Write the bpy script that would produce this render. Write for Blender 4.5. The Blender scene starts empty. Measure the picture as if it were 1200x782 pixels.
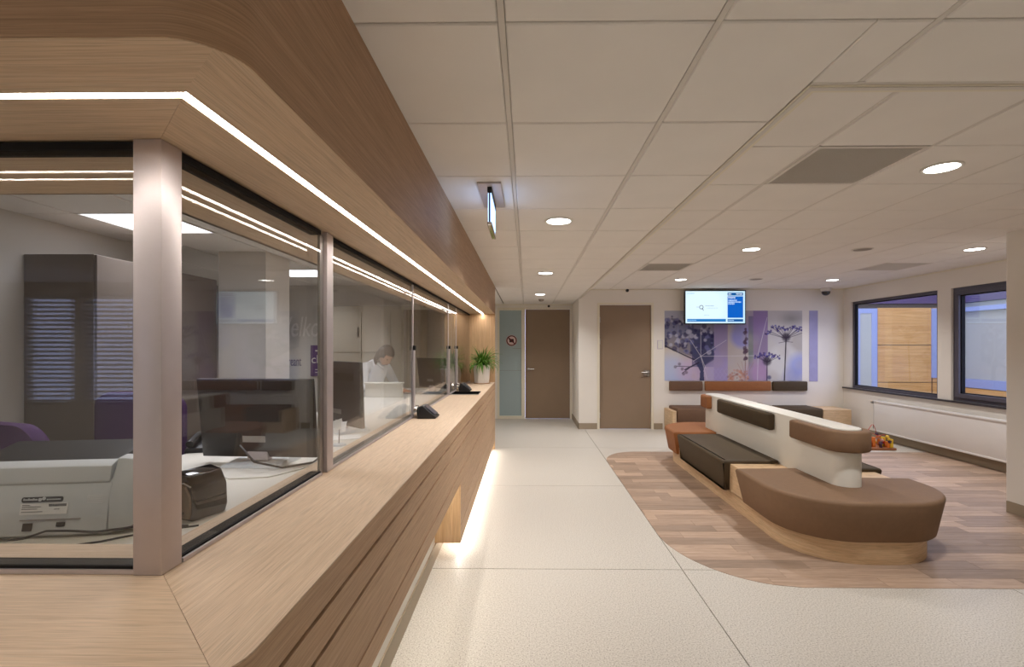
import bpy, bmesh, math, random
import numpy as np
from mathutils import Vector, Matrix

random.seed(7)
SC = bpy.context.scene
COL = SC.collection
PI = math.pi

# ------------------------------------------------------------------ camera
YAW = 0.012
EYE = 1.53
cam_data = bpy.data.cameras.new('camera')
cam = bpy.data.objects.new('camera', cam_data)
COL.objects.link(cam)
cam.location = (0, 0, EYE)
cam.rotation_euler = (PI / 2, 0, YAW)
cam_data.sensor_fit = 'HORIZONTAL'
cam_data.sensor_width = 36.0
cam_data.lens = 36.0 * 568.0 / 1200.0
cam_data.shift_x = -10.7 / 1200.0
cam_data.shift_y = 15.0 / 1200.0
cam_data.clip_start = 0.02
cam_data.clip_end = 200
SC.camera = cam

# ------------------------------------------------------------------ world, exposure
world = bpy.data.worlds.new('world')
SC.world = world
world.use_nodes = True
wbg = world.node_tree.nodes['Background']
wbg.inputs['Color'].default_value = (0.74, 0.80, 1.22, 1)
wbg.inputs['Strength'].default_value = 2.6
SC.view_settings.view_transform = 'Standard'
SC.view_settings.look = 'None'
SC.view_settings.gamma = 1.0
SC.view_settings.use_curve_mapping = False
SC.view_settings.exposure = 0.0
try:
    SC.cycles.use_denoising = True
    SC.cycles.transparent_max_bounces = 32
    SC.cycles.max_bounces = 12
    SC.cycles.diffuse_bounces = 6
    SC.cycles.glossy_bounces = 6
    SC.cycles.caustics_reflective = False
    SC.cycles.caustics_refractive = False
except Exception:
    pass

# light levels (watts / emission strengths)
W_DOWN = 15.5        # each recessed downlight
E_LENS = 14.0        # its lens
W_OFFICE = 10.0      # each office ceiling panel
E_PANEL = 3.0
E_LED = 42.0         # light line in the soffit
E_TOE = 36.0         # light line under the counter
E_TV = 1.15


# ------------------------------------------------------------------ helpers: colour, materials
def lin(c):
    out = []
    for v in c[:3]:
        v = v / 255.0
        out.append(v / 12.92 if v <= 0.04045 else ((v + 0.055) / 1.055) ** 2.4)
    return out[0], out[1], out[2], 1.0


MATS = {}


def mat(name, rgb, rough=0.5, metal=0.0, spec=0.5, vary=0.0, vscale=8.0, bump=0.0, bscale=200.0, coat=0.0):
    if name in MATS:
        return MATS[name]
    m = bpy.data.materials.new(name)
    m.use_nodes = True
    nt = m.node_tree
    b = nt.nodes['Principled BSDF']
    c = lin(rgb)
    b.inputs['Base Color'].default_value = c
    b.inputs['Roughness'].default_value = rough
    b.inputs['Metallic'].default_value = metal
    b.inputs['Specular IOR Level'].default_value = spec
    if coat:
        b.inputs['Coat Weight'].default_value = coat
        b.inputs['Coat Roughness'].default_value = 0.08
    tc = nt.nodes.new('ShaderNodeTexCoord')
    if vary:
        n = nt.nodes.new('ShaderNodeTexNoise')
        n.inputs['Scale'].default_value = vscale
        n.inputs['Detail'].default_value = 5
        nt.links.new(tc.outputs['Object'], n.inputs['Vector'])
        r = nt.nodes.new('ShaderNodeValToRGB')
        r.color_ramp.elements[0].position = 0.3
        r.color_ramp.elements[1].position = 0.7
        r.color_ramp.elements[0].color = tuple(x * (1 - vary) for x in c[:3]) + (1,)
        r.color_ramp.elements[1].color = tuple(min(1, x * (1 + vary)) for x in c[:3]) + (1,)
        nt.links.new(n.outputs['Fac'], r.inputs['Fac'])
        nt.links.new(r.outputs['Color'], b.inputs['Base Color'])
    if bump:
        n2 = nt.nodes.new('ShaderNodeTexNoise')
        n2.inputs['Scale'].default_value = bscale
        n2.inputs['Detail'].default_value = 3
        nt.links.new(tc.outputs['Object'], n2.inputs['Vector'])
        bp = nt.nodes.new('ShaderNodeBump')
        bp.inputs['Strength'].default_value = bump
        bp.inputs['Distance'].default_value = 0.002
        nt.links.new(n2.outputs['Fac'], bp.inputs['Height'])
        nt.links.new(bp.outputs['Normal'], b.inputs['Normal'])
    MATS[name] = m
    return m


def wood_mat(name, scale, c_dark, c_mid, c_light, rough=0.45, per_object=0.0, fine=1.0):
    """Oak laminate: noise stretched along the grain (small scale = along the grain)."""
    if name in MATS:
        return MATS[name]
    m = bpy.data.materials.new(name)
    m.use_nodes = True
    nt = m.node_tree
    b = nt.nodes['Principled BSDF']
    b.inputs['Roughness'].default_value = rough
    b.inputs['Specular IOR Level'].default_value = 0.35
    tc = nt.nodes.new('ShaderNodeTexCoord')
    mp = nt.nodes.new('ShaderNodeMapping')
    mp.inputs['Scale'].default_value = scale
    vec = tc.outputs['Object']
    oi = nt.nodes.new('ShaderNodeObjectInfo')
    if per_object:
        add = nt.nodes.new('ShaderNodeVectorMath')
        add.operation = 'ADD'
        sc_ = nt.nodes.new('ShaderNodeMath')
        sc_.operation = 'MULTIPLY'
        sc_.inputs[1].default_value = 37.0
        nt.links.new(oi.outputs['Random'], sc_.inputs[0])
        nt.links.new(tc.outputs['Object'], add.inputs[0])
        nt.links.new(sc_.outputs[0], add.inputs[1])
        vec = add.outputs[0]
    nt.links.new(vec, mp.inputs['Vector'])
    n = nt.nodes.new('ShaderNodeTexNoise')
    n.inputs['Scale'].default_value = 1.0
    n.inputs['Detail'].default_value = 4
    n.inputs['Roughness'].default_value = 0.6
    n.inputs['Distortion'].default_value = 0.6
    nt.links.new(mp.outputs['Vector'], n.inputs['Vector'])
    r = nt.nodes.new('ShaderNodeValToRGB')
    e = r.color_ramp.elements
    e[0].position, e[0].color = 0.28, lin(c_dark)
    e[1].position, e[1].color = 0.72, lin(c_light)
    k = e.new(0.5)
    k.color = lin(c_mid)
    nt.links.new(n.outputs['Fac'], r.inputs['Fac'])
    # fine pore lines
    mp2 = nt.nodes.new('ShaderNodeMapping')
    mp2.inputs['Scale'].default_value = tuple(s * 5 for s in scale)
    nt.links.new(vec, mp2.inputs['Vector'])
    n2 = nt.nodes.new('ShaderNodeTexNoise')
    n2.inputs['Scale'].default_value = 1.0
    n2.inputs['Detail'].default_value = 2
    nt.links.new(mp2.outputs['Vector'], n2.inputs['Vector'])
    r2 = nt.nodes.new('ShaderNodeValToRGB')
    r2.color_ramp.elements[0].position = 0.35
    r2.color_ramp.elements[0].color = (1 - 0.22 * fine,) * 3 + (1,)
    r2.color_ramp.elements[1].position = 0.55
    r2.color_ramp.elements[1].color = (1, 1, 1, 1)
    nt.links.new(n2.outputs['Fac'], r2.inputs['Fac'])
    mix = nt.nodes.new('ShaderNodeMixRGB')
    mix.blend_type = 'MULTIPLY'
    mix.inputs['Fac'].default_value = 1.0
    nt.links.new(r.outputs['Color'], mix.inputs['Color1'])
    nt.links.new(r2.outputs['Color'], mix.inputs['Color2'])
    col = mix.outputs['Color']
    if per_object:
        hsv = nt.nodes.new('ShaderNodeHueSaturation')
        mr = nt.nodes.new('ShaderNodeMapRange')
        mr.inputs['To Min'].default_value = 1 - per_object
        mr.inputs['To Max'].default_value = 1 + per_object
        nt.links.new(oi.outputs['Random'], mr.inputs['Value'])
        nt.links.new(mr.outputs['Result'], hsv.inputs['Value'])
        nt.links.new(col, hsv.inputs['Color'])
        col = hsv.outputs['Color']
    nt.links.new(col, b.inputs['Base Color'])
    MATS[name] = m
    return m


def emis(name, rgb, strength):
    if name in MATS:
        return MATS[name]
    m = bpy.data.materials.new(name)
    m.use_nodes = True
    nt = m.node_tree
    nt.nodes.clear()
    o = nt.nodes.new('ShaderNodeOutputMaterial')
    e = nt.nodes.new('ShaderNodeEmission')
    e.inputs['Color'].default_value = lin(rgb)
    e.inputs['Strength'].default_value = strength
    nt.links.new(e.outputs[0], o.inputs[0])
    MATS[name] = m
    return m


def glass_mat(name, tint, f0=0.05, rough=0.0):
    """Thin clear sheet: passes light straight through and mirrors more at grazing angles (Schlick)."""
    if name in MATS:
        return MATS[name]
    m = bpy.data.materials.new(name)
    m.use_nodes = True
    nt = m.node_tree
    nt.nodes.clear()
    o = nt.nodes.new('ShaderNodeOutputMaterial')
    t = nt.nodes.new('ShaderNodeBsdfTransparent')
    t.inputs['Color'].default_value = tint + (1,)
    g = nt.nodes.new('ShaderNodeBsdfGlossy')
    g.inputs['Roughness'].default_value = rough
    lw = nt.nodes.new('ShaderNodeLayerWeight')
    lw.inputs['Blend'].default_value = 0.5
    p = nt.nodes.new('ShaderNodeMath')
    p.operation = 'POWER'
    p.inputs[1].default_value = 5.0
    nt.links.new(lw.outputs['Facing'], p.inputs[0])
    ma = nt.nodes.new('ShaderNodeMath')
    ma.operation = 'MULTIPLY_ADD'
    ma.inputs[1].default_value = 1 - f0
    ma.inputs[2].default_value = f0
    nt.links.new(p.outputs[0], ma.inputs[0])
    mx = nt.nodes.new('ShaderNodeMixShader')
    nt.links.new(ma.outputs[0], mx.inputs[0])
    nt.links.new(t.outputs[0], mx.inputs[1])
    nt.links.new(g.outputs[0], mx.inputs[2])
    nt.links.new(mx.outputs[0], o.inputs[0])
    MATS[name] = m
    return m


def attr_mat(name, rough=0.6, emit=0.0):
    m = bpy.data.materials.new(name)
    m.use_nodes = True
    nt = m.node_tree
    b = nt.nodes['Principled BSDF']
    a = nt.nodes.new('ShaderNodeAttribute')
    a.attribute_name = 'print'
    b.inputs['Roughness'].default_value = rough
    if emit:
        b.inputs['Base Color'].default_value = (0.01, 0.01, 0.01, 1)
        nt.links.new(a.outputs['Color'], b.inputs['Emission Color'])
        b.inputs['Emission Strength'].default_value = emit
        b.inputs['Specular IOR Level'].default_value = 0.1
    else:
        nt.links.new(a.outputs['Color'], b.inputs['Base Color'])
        b.inputs['Specular IOR Level'].default_value = 0.2
    MATS[name] = m
    return m


# ------------------------------------------------------------------ helpers: meshes
class MB:
    def __init__(self):
        self.v, self.f = [], []

    def add(self, vs, fs):
        n = len(self.v)
        self.v += [tuple(p) for p in vs]
        self.f += [tuple(i + n for i in q) for q in fs]
        return self

    def box(self, x0, x1, y0, y1, z0, z1):
        vs = [(x0, y0, z0), (x1, y0, z0), (x1, y1, z0), (x0, y1, z0),
              (x0, y0, z1), (x1, y0, z1), (x1, y1, z1), (x0, y1, z1)]
        fs = [(0, 3, 2, 1), (4, 5, 6, 7), (0, 1, 5, 4), (1, 2, 6, 5), (2, 3, 7, 6), (3, 0, 4, 7)]
        return self.add(vs, fs)

    def prism(self, poly, z0, z1):
        n = len(poly)
        vs = [(x, y, z0) for x, y in poly] + [(x, y, z1) for x, y in poly]
        fs = [tuple(range(n - 1, -1, -1)), tuple(range(n, 2 * n))]
        fs += [(i, (i + 1) % n, n + (i + 1) % n, n + i) for i in range(n)]
        return self.add(vs, fs)

    def loft(self, rings, cap0=True, cap1=True):
        n = len(rings[0])
        vs = [p for r in rings for p in r]
        fs = []
        if cap0:
            fs.append(tuple(range(n - 1, -1, -1)))
        for k in range(len(rings) - 1):
            a, b = k * n, (k + 1) * n
            fs += [(a + i, a + (i + 1) % n, b + (i + 1) % n, b + i) for i in range(n)]
        if cap1:
            fs.append(tuple((len(rings) - 1) * n + i for i in range(n)))
        return self.add(vs, fs)

    def lathe(self, prof, c=(0, 0, 0), n=24, axis='z'):
        rings = []
        for r, h in prof:
            ring = []
            for i in range(n):
                a = 2 * PI * i / n
                if axis == 'z':
                    ring.append((c[0] + r * math.cos(a), c[1] + r * math.sin(a), c[2] + h))
                elif axis == 'x':
                    ring.append((c[0] + h, c[1] + r * math.cos(a), c[2] + r * math.sin(a)))
                else:
                    ring.append((c[0] + r * math.sin(a), c[1] + h, c[2] + r * math.cos(a)))
            rings.append(ring)
        return self.loft(rings, prof[0][0] < .003, prof[-1][0] < .003)

    def tube(self, pts, r, n=8):
        pts = [Vector(p) for p in pts]
        rings = []
        for i, p in enumerate(pts):
            d = (pts[min(i + 1, len(pts) - 1)] - pts[max(i - 1, 0)]).normalized()
            u = d.cross(Vector((0, 0, 1)))
            if u.length < 1e-3:
                u = d.cross(Vector((1, 0, 0)))
            u.normalize()
            w = u.cross(d).normalized()
            rr = r[i] if isinstance(r, (list, tuple)) else r
            rings.append([p + (u * math.cos(2 * PI * k / n) + w * math.sin(2 * PI * k / n)) * rr for k in range(n)])
        return self.loft(rings)

    def strip(self, path, z0, z1, th):
        """Board following a plan path; the path is its outer face (right hand of travel), th its thickness."""
        outer, inner = [], []
        for i, p in enumerate(path):
            a = path[max(i - 1, 0)]
            b = path[min(i + 1, len(path) - 1)]
            d = Vector((b[0] - a[0], b[1] - a[1])).normalized()
            nx, ny = d.y, -d.x
            outer.append(p)
            inner.append((p[0] - nx * th, p[1] - ny * th))
        n = len(path)
        rings = []
        for i in range(n):
            o, q = outer[i], inner[i]
            rings.append([(o[0], o[1], z0), (o[0], o[1], z1), (q[0], q[1], z1), (q[0], q[1], z0)])
        return self.loft(rings)

    def mesh(self, name, smooth=False, bevel=0.0, segs=2):
        me = bpy.data.meshes.new(name)
        me.from_pydata(self.v, [], self.f)
        bm = bmesh.new()
        bm.from_mesh(me)
        bmesh.ops.recalc_face_normals(bm, faces=bm.faces)
        if bevel:
            ed = [e for e in bm.edges if len(e.link_faces) == 2 and e.calc_face_angle(0) > 0.6]
            bmesh.ops.bevel(bm, geom=ed, offset=bevel, segments=segs, profile=0.5, affect='EDGES', clamp_overlap=True)
        if smooth:
            for f in bm.faces:
                f.smooth = True
            for e in bm.edges:
                if len(e.link_faces) == 2 and e.calc_face_angle(0) > 0.65:
                    e.smooth = False
        bm.to_mesh(me)
        bm.free()
        return me


def obj(name, mb, m, parent=None, smooth=False, bevel=0.0, segs=2, kind=None, label=None, loc=None, rz=0.0):
    me = mb.mesh(name, smooth, bevel, segs) if isinstance(mb, MB) else mb
    if m is not None and len(me.materials) == 0:
        me.materials.append(m)
    o = bpy.data.objects.new(name, me)
    COL.objects.link(o)
    if loc:
        o.location = loc
    o.rotation_euler.z = rz
    if parent is not None:
        o.parent = parent
    if kind:
        o['kind'] = kind
    if label:
        o['label'] = label
    return o


def tag(o, label, cat, group=None):
    o['label'] = label
    o['category'] = cat
    if group:
        o['group'] = group
    return o


def thing(name, label, cat, loc=(0, 0, 0), rz=0.0, group=None):
    o = bpy.data.objects.new(name, None)
    COL.objects.link(o)
    o.empty_display_size = 0.1
    o.location = loc
    o.rotation_euler.z = rz
    return tag(o, label, cat, group)


def box(name, dims, m, parent=None, bevel=0.0, **k):
    return obj(name, MB().box(*dims), m, parent, bevel=bevel, smooth=bevel > 0, **k)


def dup(root, loc, label=None, rz=None):
    r = root.copy()
    COL.objects.link(r)
    r.location = loc
    if rz is not None:
        r.rotation_euler.z = rz
    if label:
        r['label'] = label
    for ch in list(root.children):
        c = ch.copy()
        COL.objects.link(c)
        c.parent = r
        for g in list(ch.children):
            d = g.copy()
            COL.objects.link(d)
            d.parent = c
    return r


def offset_ring(poly, wts, d):
    """Inset a CCW plan outline by d along the mitred vertex normals, weighted per vertex."""
    n = len(poly)
    out = []
    for i in range(n):
        p, a, b = Vector(poly[i]), Vector(poly[i - 1]), Vector(poly[(i + 1) % n])
        e1, e2 = (p - a).normalized(), (b - p).normalized()
        n1, n2 = Vector((-e1.y, e1.x)), Vector((-e2.y, e2.x))
        nn = n1 + n2
        if nn.length < 1e-6:
            nn = n1
        nn.normalize()
        c = max(0.35, nn.dot(n1))
        q = p + nn * (d * wts[i] / c)
        out.append((q.x, q.y))
    return out


def cushion(outline, layers, wts=None):
    wts = wts or [1.0] * len(outline)
    rings = [[(x, y, z) for x, y in offset_ring(outline, wts, d)] for z, d in layers]
    return MB().loft(rings)


def rrect(x0, x1, y0, y1, r, n=4):
    pts = []
    for cx, cy, a0 in ((x0 + r, y0 + r, PI), (x1 - r, y0 + r, 1.5 * PI), (x1 - r, y1 - r, 0), (x0 + r, y1 - r, 0.5 * PI)):
        for k in range(n + 1):
            a = a0 + 0.5 * PI * k / n
            pts.append((cx + r * math.cos(a), cy + r * math.sin(a)))
    return pts


def arc(cx, cy, r, a0, a1, n):
    return [(cx + r * math.cos(a0 + (a1 - a0) * k / n), cy + r * math.sin(a0 + (a1 - a0) * k / n)) for k in range(n + 1)]


def text_mesh(s, size, depth=0.002, shear=0.0):
    cu = bpy.data.curves.new('lettering', 'FONT')
    cu.body = s
    cu.size = size
    cu.extrude = depth
    cu.shear = shear
    tmp = bpy.data.objects.new('lettering', cu)
    COL.objects.link(tmp)
    dg = bpy.context.evaluated_depsgraph_get()
    me = bpy.data.meshes.new_from_object(tmp.evaluated_get(dg))
    bpy.data.objects.remove(tmp)
    bpy.data.curves.remove(cu)
    return me


def lamp(name, parent, loc, size, watts, rgb, shape='DISK', size_y=None, rot=(0, 0, 0), spread=180):
    l = bpy.data.lights.new(name, 'AREA')
    l.shape = shape
    l.size = size
    if size_y:
        l.size_y = size_y
    l.energy = watts
    l.spread = math.radians(spread)
    l.color = lin(rgb)[:3]
    o = bpy.data.objects.new(name, l)
    COL.objects.link(o)
    o.location = loc
    o.rotation_euler = rot
    o.parent = parent
    return o


# ------------------------------------------------------------------ materials
M_CEIL = mat('ceiling_tile_white', (233, 229, 224), 0.9, spec=0.1, vary=0.02, vscale=3, bump=0.15, bscale=400)
M_TBAR = mat('ceiling_bar', (216, 211, 204), 0.6, spec=0.2)
M_GROOVE = mat('groove_dark', (44, 34, 28), 0.9, spec=0.1)
M_GAP = mat('joint_dark', (92, 84, 74), 0.9, spec=0.1)
M_WALL = mat('wall_paint', (232, 227, 219), 0.85, spec=0.15, vary=0.015, vscale=2, bump=0.1, bscale=300)
M_OFFWALL = mat('office_wall_paint', (205, 201, 194), 0.85, spec=0.15, vary=0.02, vscale=2)
M_BASEB = mat('baseboard_taupe', (158, 144, 124), 0.5, spec=0.3, vary=0.03, vscale=6)
M_DOOR = mat('door_taupe', (142, 122, 102), 0.55, spec=0.3, vary=0.03, vscale=4)
M_FRAME_CREAM = mat('door_frame_cream', (228, 221, 202), 0.45, spec=0.3)
M_STEEL = mat('brushed_steel', (170, 166, 162), 0.32, metal=1.0, vary=0.05, vscale=30)
M_ALU = mat('anodised_aluminium', (196, 188, 190), 0.42, metal=0.55, spec=0.4, vary=0.02, vscale=20)
M_ALU_D = mat('aluminium_edge', (150, 146, 142), 0.35, metal=0.8)
M_CHROME = mat('chrome', (215, 215, 215), 0.08, metal=1.0)
M_BLACK = mat('black_rubber', (22, 20, 20), 0.7, spec=0.2)
M_BLKPL = mat('black_plastic', (30, 29, 31), 0.42, spec=0.4)
M_BLKGLOSS = mat('black_gloss', (12, 12, 16), 0.06, spec=0.6, coat=0.5)
M_WHITE = mat('white_lacquer', (224, 221, 212), 0.42, spec=0.35)
M_RAD = mat('radiator_white', (226, 223, 220), 0.35, spec=0.4)
M_GREYPL = mat('pale_grey_plastic', (196, 200, 202), 0.45, spec=0.35, vary=0.02, vscale=15)
M_DESK = mat('desk_pale', (214, 210, 200), 0.4, spec=0.35)
M_CAB = mat('cabinet_taupe', (102, 92, 84), 0.5, spec=0.3, vary=0.02)
M_CABL = mat('cabinet_beige', (176, 166, 148), 0.5, spec=0.3, vary=0.02)
M_PURPLE = mat('purple_fabric', (72, 50, 84), 0.85, spec=0.15, vary=0.12, vscale=200, bump=0.3, bscale=600)
M_BROWN = mat('leather_taupe', (128, 101, 78), 0.62, spec=0.25, vary=0.04, vscale=30, bump=0.12, bscale=350)
M_ORANGE = mat('leather_cognac', (146, 95, 58), 0.62, spec=0.25, vary=0.04, vscale=30, bump=0.12, bscale=350)
M_DARK = mat('leather_dark', (74, 61, 44), 0.62, spec=0.25, vary=0.04, vscale=30, bump=0.12, bscale=350)
M_BRMID = mat('leather_brown', (108, 82, 64), 0.62, spec=0.25, vary=0.04, vscale=30, bump=0.12, bscale=350)
M_WINFR = mat('window_frame_slate', (84, 82, 94), 0.4, spec=0.4)
M_BLUEFR = mat('window_frame_blue', (158, 170, 200), 0.45, spec=0.4)
M_SILL = mat('sill_dark', (58, 54, 60), 0.35, spec=0.4)
M_PURPAINT = mat('eave_plum', (92, 76, 104), 0.8, spec=0.2)
M_POT = mat('pot_white', (226, 220, 212), 0.35, spec=0.5)
M_LEAF = mat('leaf_green', (88, 132, 44), 0.5, spec=0.4, vary=0.45, vscale=14)
M_SOIL = mat('soil', (52, 38, 28), 0.95, vary=0.3, vscale=60)
M_SKIN = mat('skin', (206, 158, 128), 0.5, spec=0.35, vary=0.04, vscale=20)
M_HAIR = mat('hair_brown', (78, 58, 42), 0.55, spec=0.4, vary=0.25, vscale=60)
M_COAT = mat('white_coat', (232, 234, 238), 0.8, spec=0.15, vary=0.03, vscale=14)
M_TROUS = mat('trousers_navy', (44, 46, 60), 0.85)
M_SPKR = mat('speaker_grille', (140, 131, 122), 0.6)
M_VENT = mat('vent_grey', (200, 195, 188), 0.45, spec=0.4)
M_LENS = emis('downlight_lens', (255, 252, 248), E_LENS)
M_LED = emis('light_line', (255, 247, 236), E_LED)
M_TOE = emis('toe_light_line', (255, 249, 240), E_TOE)
M_PANEL = emis('office_light_panel', (246, 246, 255), E_PANEL)
M_GLASS = glass_mat('screen_glass', (0.935, 0.94, 0.935), 0.042)
M_WGLASS = glass_mat('window_glass', (0.93, 0.95, 0.96), 0.05)
M_BLUEGL = mat('frosted_blue_glass', (158, 176, 180), 0.3, spec=0.5)
M_FARGL = mat('far_glazing', (186, 186, 170), 0.25, spec=0.5)
OAK = ((196, 168, 139), (208, 181, 151), (216, 192, 164))
OAK2 = ((162, 130, 101), (175, 142, 112), (187, 155, 125))
W_SIDE_LIT = wood_mat('oak_lit_along_y', (110, 2.0, 110), (202, 176, 149), (213, 188, 161), (220, 198, 173), rough=.5)  # worktop: same laminate, glow of the soffit light line put into the colour
W_FRONT_LIT = wood_mat('oak_lit_along_x', (2.0, 110, 110), (202, 176, 149), (213, 188, 161), (220, 198, 173), rough=.5)  # front worktop piece, lightened the same way for the light line
W_BAND = wood_mat('oak_band', (1.6, 1.6, 120), *OAK2, rough=.55)
W_CLAD_LIT = wood_mat('oak_cladding_lit', (1.6, 1.6, 120), (180, 147, 116), (194, 161, 128), (204, 172, 140), rough=.55)  # fascia oak made paler: light coming off the floor is in the colour
W_SOFX = wood_mat('oak_soffit_x', (2.0, 110, 110), *OAK, rough=.55)
W_SOFY = wood_mat('oak_soffit_y', (110, 2.0, 110), *OAK, rough=.55)
W_END = wood_mat('oak_upright', (45, 45, 1.2), (192, 154, 114), (208, 172, 132), (219, 186, 148))
W_PALE = wood_mat('oak_pale', (2.5, 2.5, 70), (202, 170, 132), (213, 183, 146), (221, 193, 158))
W_FACADE = wood_mat('facade_wood', (0.8, 0.8, 16), (206, 152, 82), (221, 168, 98), (232, 182, 116), fine=0.5)
W_PLANK = wood_mat('floor_plank', (2.2, 30, 1), (154, 130, 111), (171, 146, 126), (186, 162, 143), rough=0.5, per_object=0.27, fine=.6)

# terrazzo-look sheet vinyl
M_FLOOR = bpy.data.materials.new('speckled_vinyl')
M_FLOOR.use_nodes = True
_nt = M_FLOOR.node_tree
_b = _nt.nodes['Principled BSDF']
_b.inputs['Roughness'].default_value = 0.42
_b.inputs['Specular IOR Level'].default_value = 0.35
_tc = _nt.nodes.new('ShaderNodeTexCoord')
_n = _nt.nodes.new('ShaderNodeTexNoise')
_n.inputs['Scale'].default_value = 130
_n.inputs['Detail'].default_value = 3
_r = _nt.nodes.new('ShaderNodeValToRGB')
_e = _r.color_ramp.elements
_e[0].position, _e[0].color = 0.30, lin((150, 142, 132))
_e[1].position, _e[1].color = 0.66, lin((212, 207, 199))
_k = _e.new(0.46)
_k.color = lin((194, 188, 178))
_nt.links.new(_tc.outputs['Object'], _n.inputs['Vector'])
_nt.links.new(_n.outputs['Fac'], _r.inputs['Fac'])
_nt.links.new(_r.outputs['Color'], _b.inputs['Base Color'])

# ------------------------------------------------------------------ dimensions
H1 = EYE + 0.888        # main ceiling
H2 = EYE + 1.053        # raised ceiling over the waiting area
XF, YF = -0.475, 0.745  # outer faces of the counter and the canopy
XG, YG = -0.85, 1.12    # glass planes
ZT = 1.0                # counter top
ZS = 2.01               # canopy soffit
YE = 7.2                # end panel
YB = 8.97               # back wall
YH = 10.22              # hall end wall
XC = 0.96               # corner between hall and waiting area
XR = 5.81               # window wall
XW = 4.44               # near right wall
RC = 0.10               # corner radius


def struct(name, mb, m, parent=None, **k):
    return obj(name, mb, m, parent, kind='structure', **k)


# ------------------------------------------------------------------ floor
floor = struct('floor', MB().box(-8.5, 6.1, -4.6, 10.5, -0.12, -0.008), M_GAP)
ys = [-4.6, -2.67, -0.67, 1.33, 3.33, 5.32, 7.32, 9.32, 10.5]
xs = [-8.5, -4.94, -2.94, -0.94, 1.063, 3.06, 6.1]
for i in range(len(xs) - 1):
    for j in range(len(ys) - 1):
        g = 0.003
        sh = box('floor_sheet', (xs[i] + g, xs[i + 1] - g, ys[j] + g, ys[j + 1] - g, -0.008, 0.0), M_FLOOR, floor)

# wood-look inlay: planks clipped to the rounded outline
WX0, WY0, WY1 = 1.062, 3.09, 7.05


def inlay_left(y):
    if y < WY0 + 0.88:
        t = (WY0 + 0.88 - y) / 0.88
        return WX0 + 0.72 * (1 - math.sqrt(max(0, 1 - t * t)))
    if y > WY1 - 0.62:
        t = (y - (WY1 - 0.62)) / 0.62
        return WX0 + 0.5 * (1 - math.sqrt(max(0, 1 - t * t)))
    return WX0


rows = 30
rh = (WY1 - WY0) / rows
for r in range(rows):
    y0, y1 = WY0 + r * rh + 0.0008, WY0 + (r + 1) * rh - 0.0008
    xr = XW - 0.005 if y1 < 4.6 else XR - 0.005
    x = 0.6 - random.random() * 0.9
    while x < xr:
        L = 0.42 + 0.55 * random.random()
        a, b = x + 0.0008, min(x + L - 0.0008, xr)
        x += L
        left = [(max(a, inlay_left(y0 + (y1 - y0) * k / 4)), y0 + (y1 - y0) * k / 4) for k in range(5)]
        left = [(px, py) for px, py in left if px < b - 1e-4]
        if len(left) < 2 or b <= a:
            continue
        if all(abs(px - a) < 1e-9 for px, py in left):
            left = [left[0], left[-1]]
        poly = [(b, left[0][1]), (b, left[-1][1])] + left[::-1]
        cx_, cy_ = (a + b) / 2, (y0 + y1) / 2
        pl = MB().prism([(px - cx_, py - cy_) for px, py in poly], 0, 0.0022 + random.random() * 0.0006)
        obj('plank', pl, W_PLANK, floor, loc=(cx_, cy_, 0.0001))

# ------------------------------------------------------------------ walls
T = 0.15
wb = MB()
D1a, D1b, D1h = 1.30, 2.335, 2.335       # door 1 opening incl. frame
wb.box(XC, D1a, YB, YB + T, 0, H2 + .1).box(D1b, XR + T, YB, YB + T, 0, H2 + .1).box(D1a, D1b, YB, YB + T, D1h, H2 + .1)
wall_back = struct('wall_back', wb, M_WALL)
struct('wall_return', MB().box(XC, XC + T, YB + T, YH, 0, H2 + .1), M_WALL)
wh = MB()
wh.box(-1.2, -0.62, YH, YH + T, 0, H1 + .1).box(0.945, 1.12, YH, YH + T, 0, H1 + .1).box(-0.62, 0.945, YH, YH + T, 2.345, H1 + .1)
struct('wall_hall', wh, M_WALL)
struct('wall_hall_left', MB().box(-1.2, -1.05, YE + 0.04, YH, 0, H1 + .1), M_WALL)
# window wall with two openings
O1 = (6.93, 8.76)
O2 = (5.35, 6.71)
WZ0, WZ1 = 0.79, 2.325
ww = MB()
ww.box(XR, XR + .11, 4.55, YB + T, 0, WZ0).box(XR, XR + .11, 4.55, YB + T, WZ1, H2 + .1)
ww.box(XR, XR + .11, O1[1], YB + T, WZ0, WZ1).box(XR, XR + .11, O2[1], O1[0], WZ0, WZ1).box(XR, XR + .11, 4.55, O2[0], WZ0, WZ1)
struct('wall_window', ww, M_WALL)
struct('wall_right', MB().prism(rrect(XW, XR + .3, -4.6, 4.56, 0.03), 0, H2 + .1), M_WALL, smooth=True)
# behind the camera: wall with two blinded windows
wf = MB()
B1, B2 = (-7.05, -6.32), (-6.18, -5.30)
BZ0, BZ1 = 0.70, 2.26
YW = -4.4
wf.box(-8.5, B1[0], YW - .2, YW, 0, H1 + .1).box(B1[1], B2[0], YW - .2, YW, BZ0, BZ1).box(B2[1], XW, YW - .2, YW, 0, H1 + .1)
wf.box(B1[0], B2[1], YW - .2, YW, 0, BZ0).box(B1[0], B2[1], YW - .2, YW, BZ1, H1 + .1)
struct('wall_front', wf, M_WALL)
struct('wall_left', MB().box(-8.65, -8.5, -4.6, YF + .2, 0, H1 + .1), M_WALL)
struct('wall_lobby', MB().box(-8.5, -3.4, YF, YF + .1, 0, H1 + .1), M_WALL)
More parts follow.
